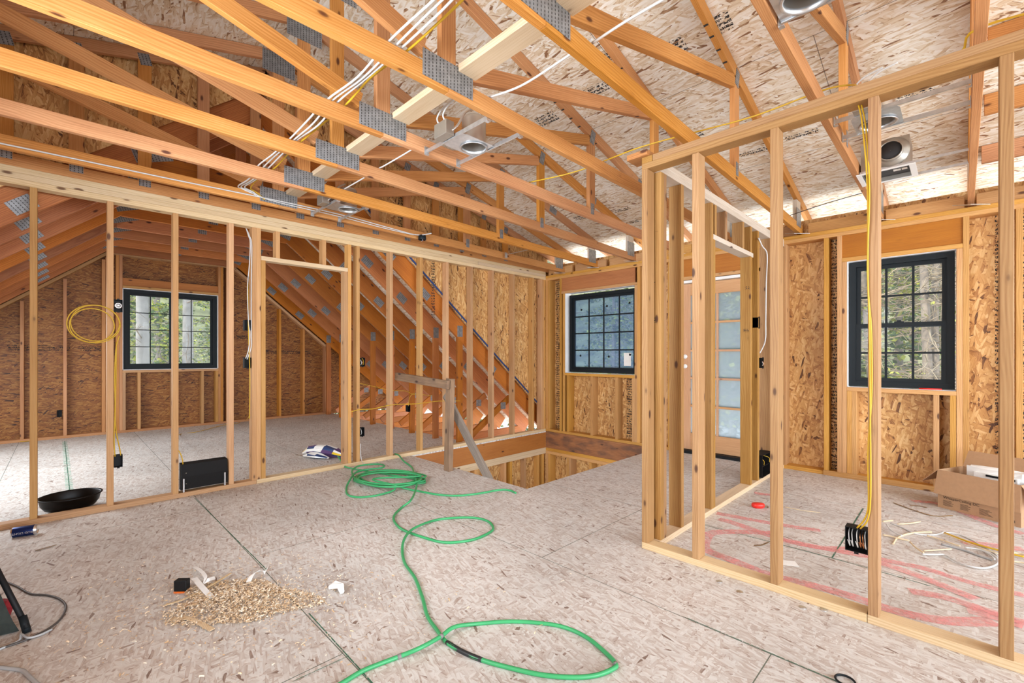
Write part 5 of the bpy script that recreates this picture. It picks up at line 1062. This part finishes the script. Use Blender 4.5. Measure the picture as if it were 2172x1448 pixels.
def tree(kind, seed, h):
    rn = random.Random(seed)
    t = bpy.data.objects.new('conifer_tree' if kind != 'bare' else 'bare_tree', None); COL.objects.link(t)
    bm = bmesh.new(); lean = rn.uniform(-.3, .3); r0 = {'con': .13, 'bare': .15, 'dead': .09}[kind]
    tubebm(bm, [Vector((lean * (z / h) ** 2, .15 * math.sin(z * .4 + seed), z)) for z in [h * k / 10 for k in range(11)]], lambda f: r0 * (1 - .75 * f), 9)
    tomesh('trunk', bm, M['birch'] if kind == 'bare' else M['bark'], t)
    bm = bmesh.new(); fo = bmesh.new()
    nb = {'con': 90, 'bare': 34, 'dead': 80}[kind]
    for i in range(nb):
        z = h * (.10 + .88 * rn.random()); a = rn.uniform(0, 2 * math.pi); L = ((1 - z / h) * 2.4 + .5) * rn.uniform(.6, 1.1) * (1.0 if kind != 'bare' else .8)
        if kind == 'dead': L = rn.uniform(.8, 2.0)
        d = Vector((math.cos(a), math.sin(a), 0)); up = -.18 if kind == 'con' else (.5 if kind == 'bare' else rn.uniform(-.5, .1)); P = []
        for k in range(5): f = k / 4; P.append(Vector((lean * (z / h) ** 2, 0, z)) + d * L * f + Vector((0, 0, up * L * f + (.12 * L * f * f if kind != 'bare' else .1 * f))) + Vector((rn.uniform(-1, 1), rn.uniform(-1, 1), rn.uniform(-1, 1))) * .05 * f)
        tubebm(bm, P, lambda f: .016 * (1 - .8 * f), 4, 0, False)
        if kind != 'con':
            for k in range(9):
                f = rn.uniform(.25, 1); p = P[min(4, int(f * 4))]; q = p + Vector((rn.uniform(-1, 1), rn.uniform(-1, 1), rn.uniform(-.8, .5))) * .45; m_ = (p + q) / 2 + Vector((0, 0, .06)); tubebm(bm, [p, m_, q], .0055, 3, 0, False)
        if kind == 'con' or (kind == 'dead' and rn.random() < .25) or (kind == 'bare' and rn.random() < .5):
            for k in range(int(52 * L / 2) if kind == 'con' else 12):
                f = rn.uniform(.15, 1.05); i0 = min(3, int(f * 4)); p = P[i0].lerp(P[i0 + 1], min(1.2, f * 4 - i0)) + Vector((rn.uniform(-1, 1), rn.uniform(-1, 1), rn.uniform(-1, .6))) * .16 * (1.2 - .4 * f)
                s = rn.uniform(.09, .22) * (1 if kind == 'con' else .5); dr_ = Vector((rn.uniform(-1, 1), rn.uniform(-1, 1), rn.uniform(-.7, .3))).normalized(); sd_ = dr_.cross(Vector((rn.uniform(-1, 1), rn.uniform(-1, 1), rn.uniform(-1, 1)))).normalized() * s * .3
                vs = [fo.verts.new(p), fo.verts.new(p + dr_ * s * .5 + sd_), fo.verts.new(p + dr_ * s), fo.verts.new(p + dr_ * s * .5 - sd_)]; fc = fo.faces.new(vs); fc.material_index = 0 if rn.random() < .6 else 1
    tomesh('branches', bm, M['twig'] if kind == 'dead' else M['bark'], t)
    me = bpy.data.meshes.new('foliage'); fo.to_mesh(me); fo.free(); link('foliage', me, [M['leafy'], M['leafd']] if kind != 'con' else [M['leafd'], M['leafy']], t)
    return t
protos = {('con', 0): tree('con', 1, 9.5), ('con', 1): tree('con', 5, 12), ('bare', 0): tree('bare', 2, 13), ('dead', 0): tree('dead', 3, 9), ('dead', 1): tree('dead', 8, 11)}
used = set(); rn = random.Random(21)
def plant(kind, v, x, y, view, rz=None, s=1.0):
    p = protos[(kind, v)]
    o = p if (kind, v) not in used else copytree(p)
    used.add((kind, v)); o.location = (x, y, -2.95 + .02 * max(0, y - 8)); o.rotation_euler = (0, 0, rn.uniform(0, 6.28) if rz is None else rz); o.scale = (s, s, s)
    nm = {'con': 'green conifer tree', 'bare': 'pale bare trunk tree', 'dead': 'twiggy brown tree'}[kind]
    o['label'] = nm + ' in the woods seen through the ' + view; o['category'] = 'tree'; o['group'] = nm + 's beyond the ' + view
    o.name = {'con': 'conifer_tree', 'bare': 'bare_tree', 'dead': 'twiggy_tree'}[kind]
# beyond the gable window
for (k, v, x, y) in (('bare', 0, -14.6, 1.45), ('bare', 0, -15.5, 2.55), ('bare', 0, -19, .2), ('bare', 0, -18, 1.75)): plant(k, v, x, y, 'gable window', s=1.15)
for i in range(16): plant('con' if i % 3 else 'dead', i % 2, -rn.uniform(17, 34), rn.uniform(-4, 10), 'gable window')
# beyond the north windows and door
for (x, y) in ((-6.6, 12), (-5.9, 13.5), (-6.9, 15), (-4.9, 14.5)): plant('bare', 0, x, y, 'screened north window', s=.9)
for i in range(18): plant('con' if i % 2 else 'dead', (i // 2) % 2, rn.uniform(-17, -5), rn.uniform(12, 30), 'screened north window')
for i in range(8): plant('dead', i % 2, rn.uniform(-2.2, 1.6), rn.uniform(9.5, 13), 'right-hand north window')
for i in range(10): plant('con', i % 2, rn.uniform(-4.5, 3.5), rn.uniform(11.5, 22), 'right-hand north window', s=1.15)
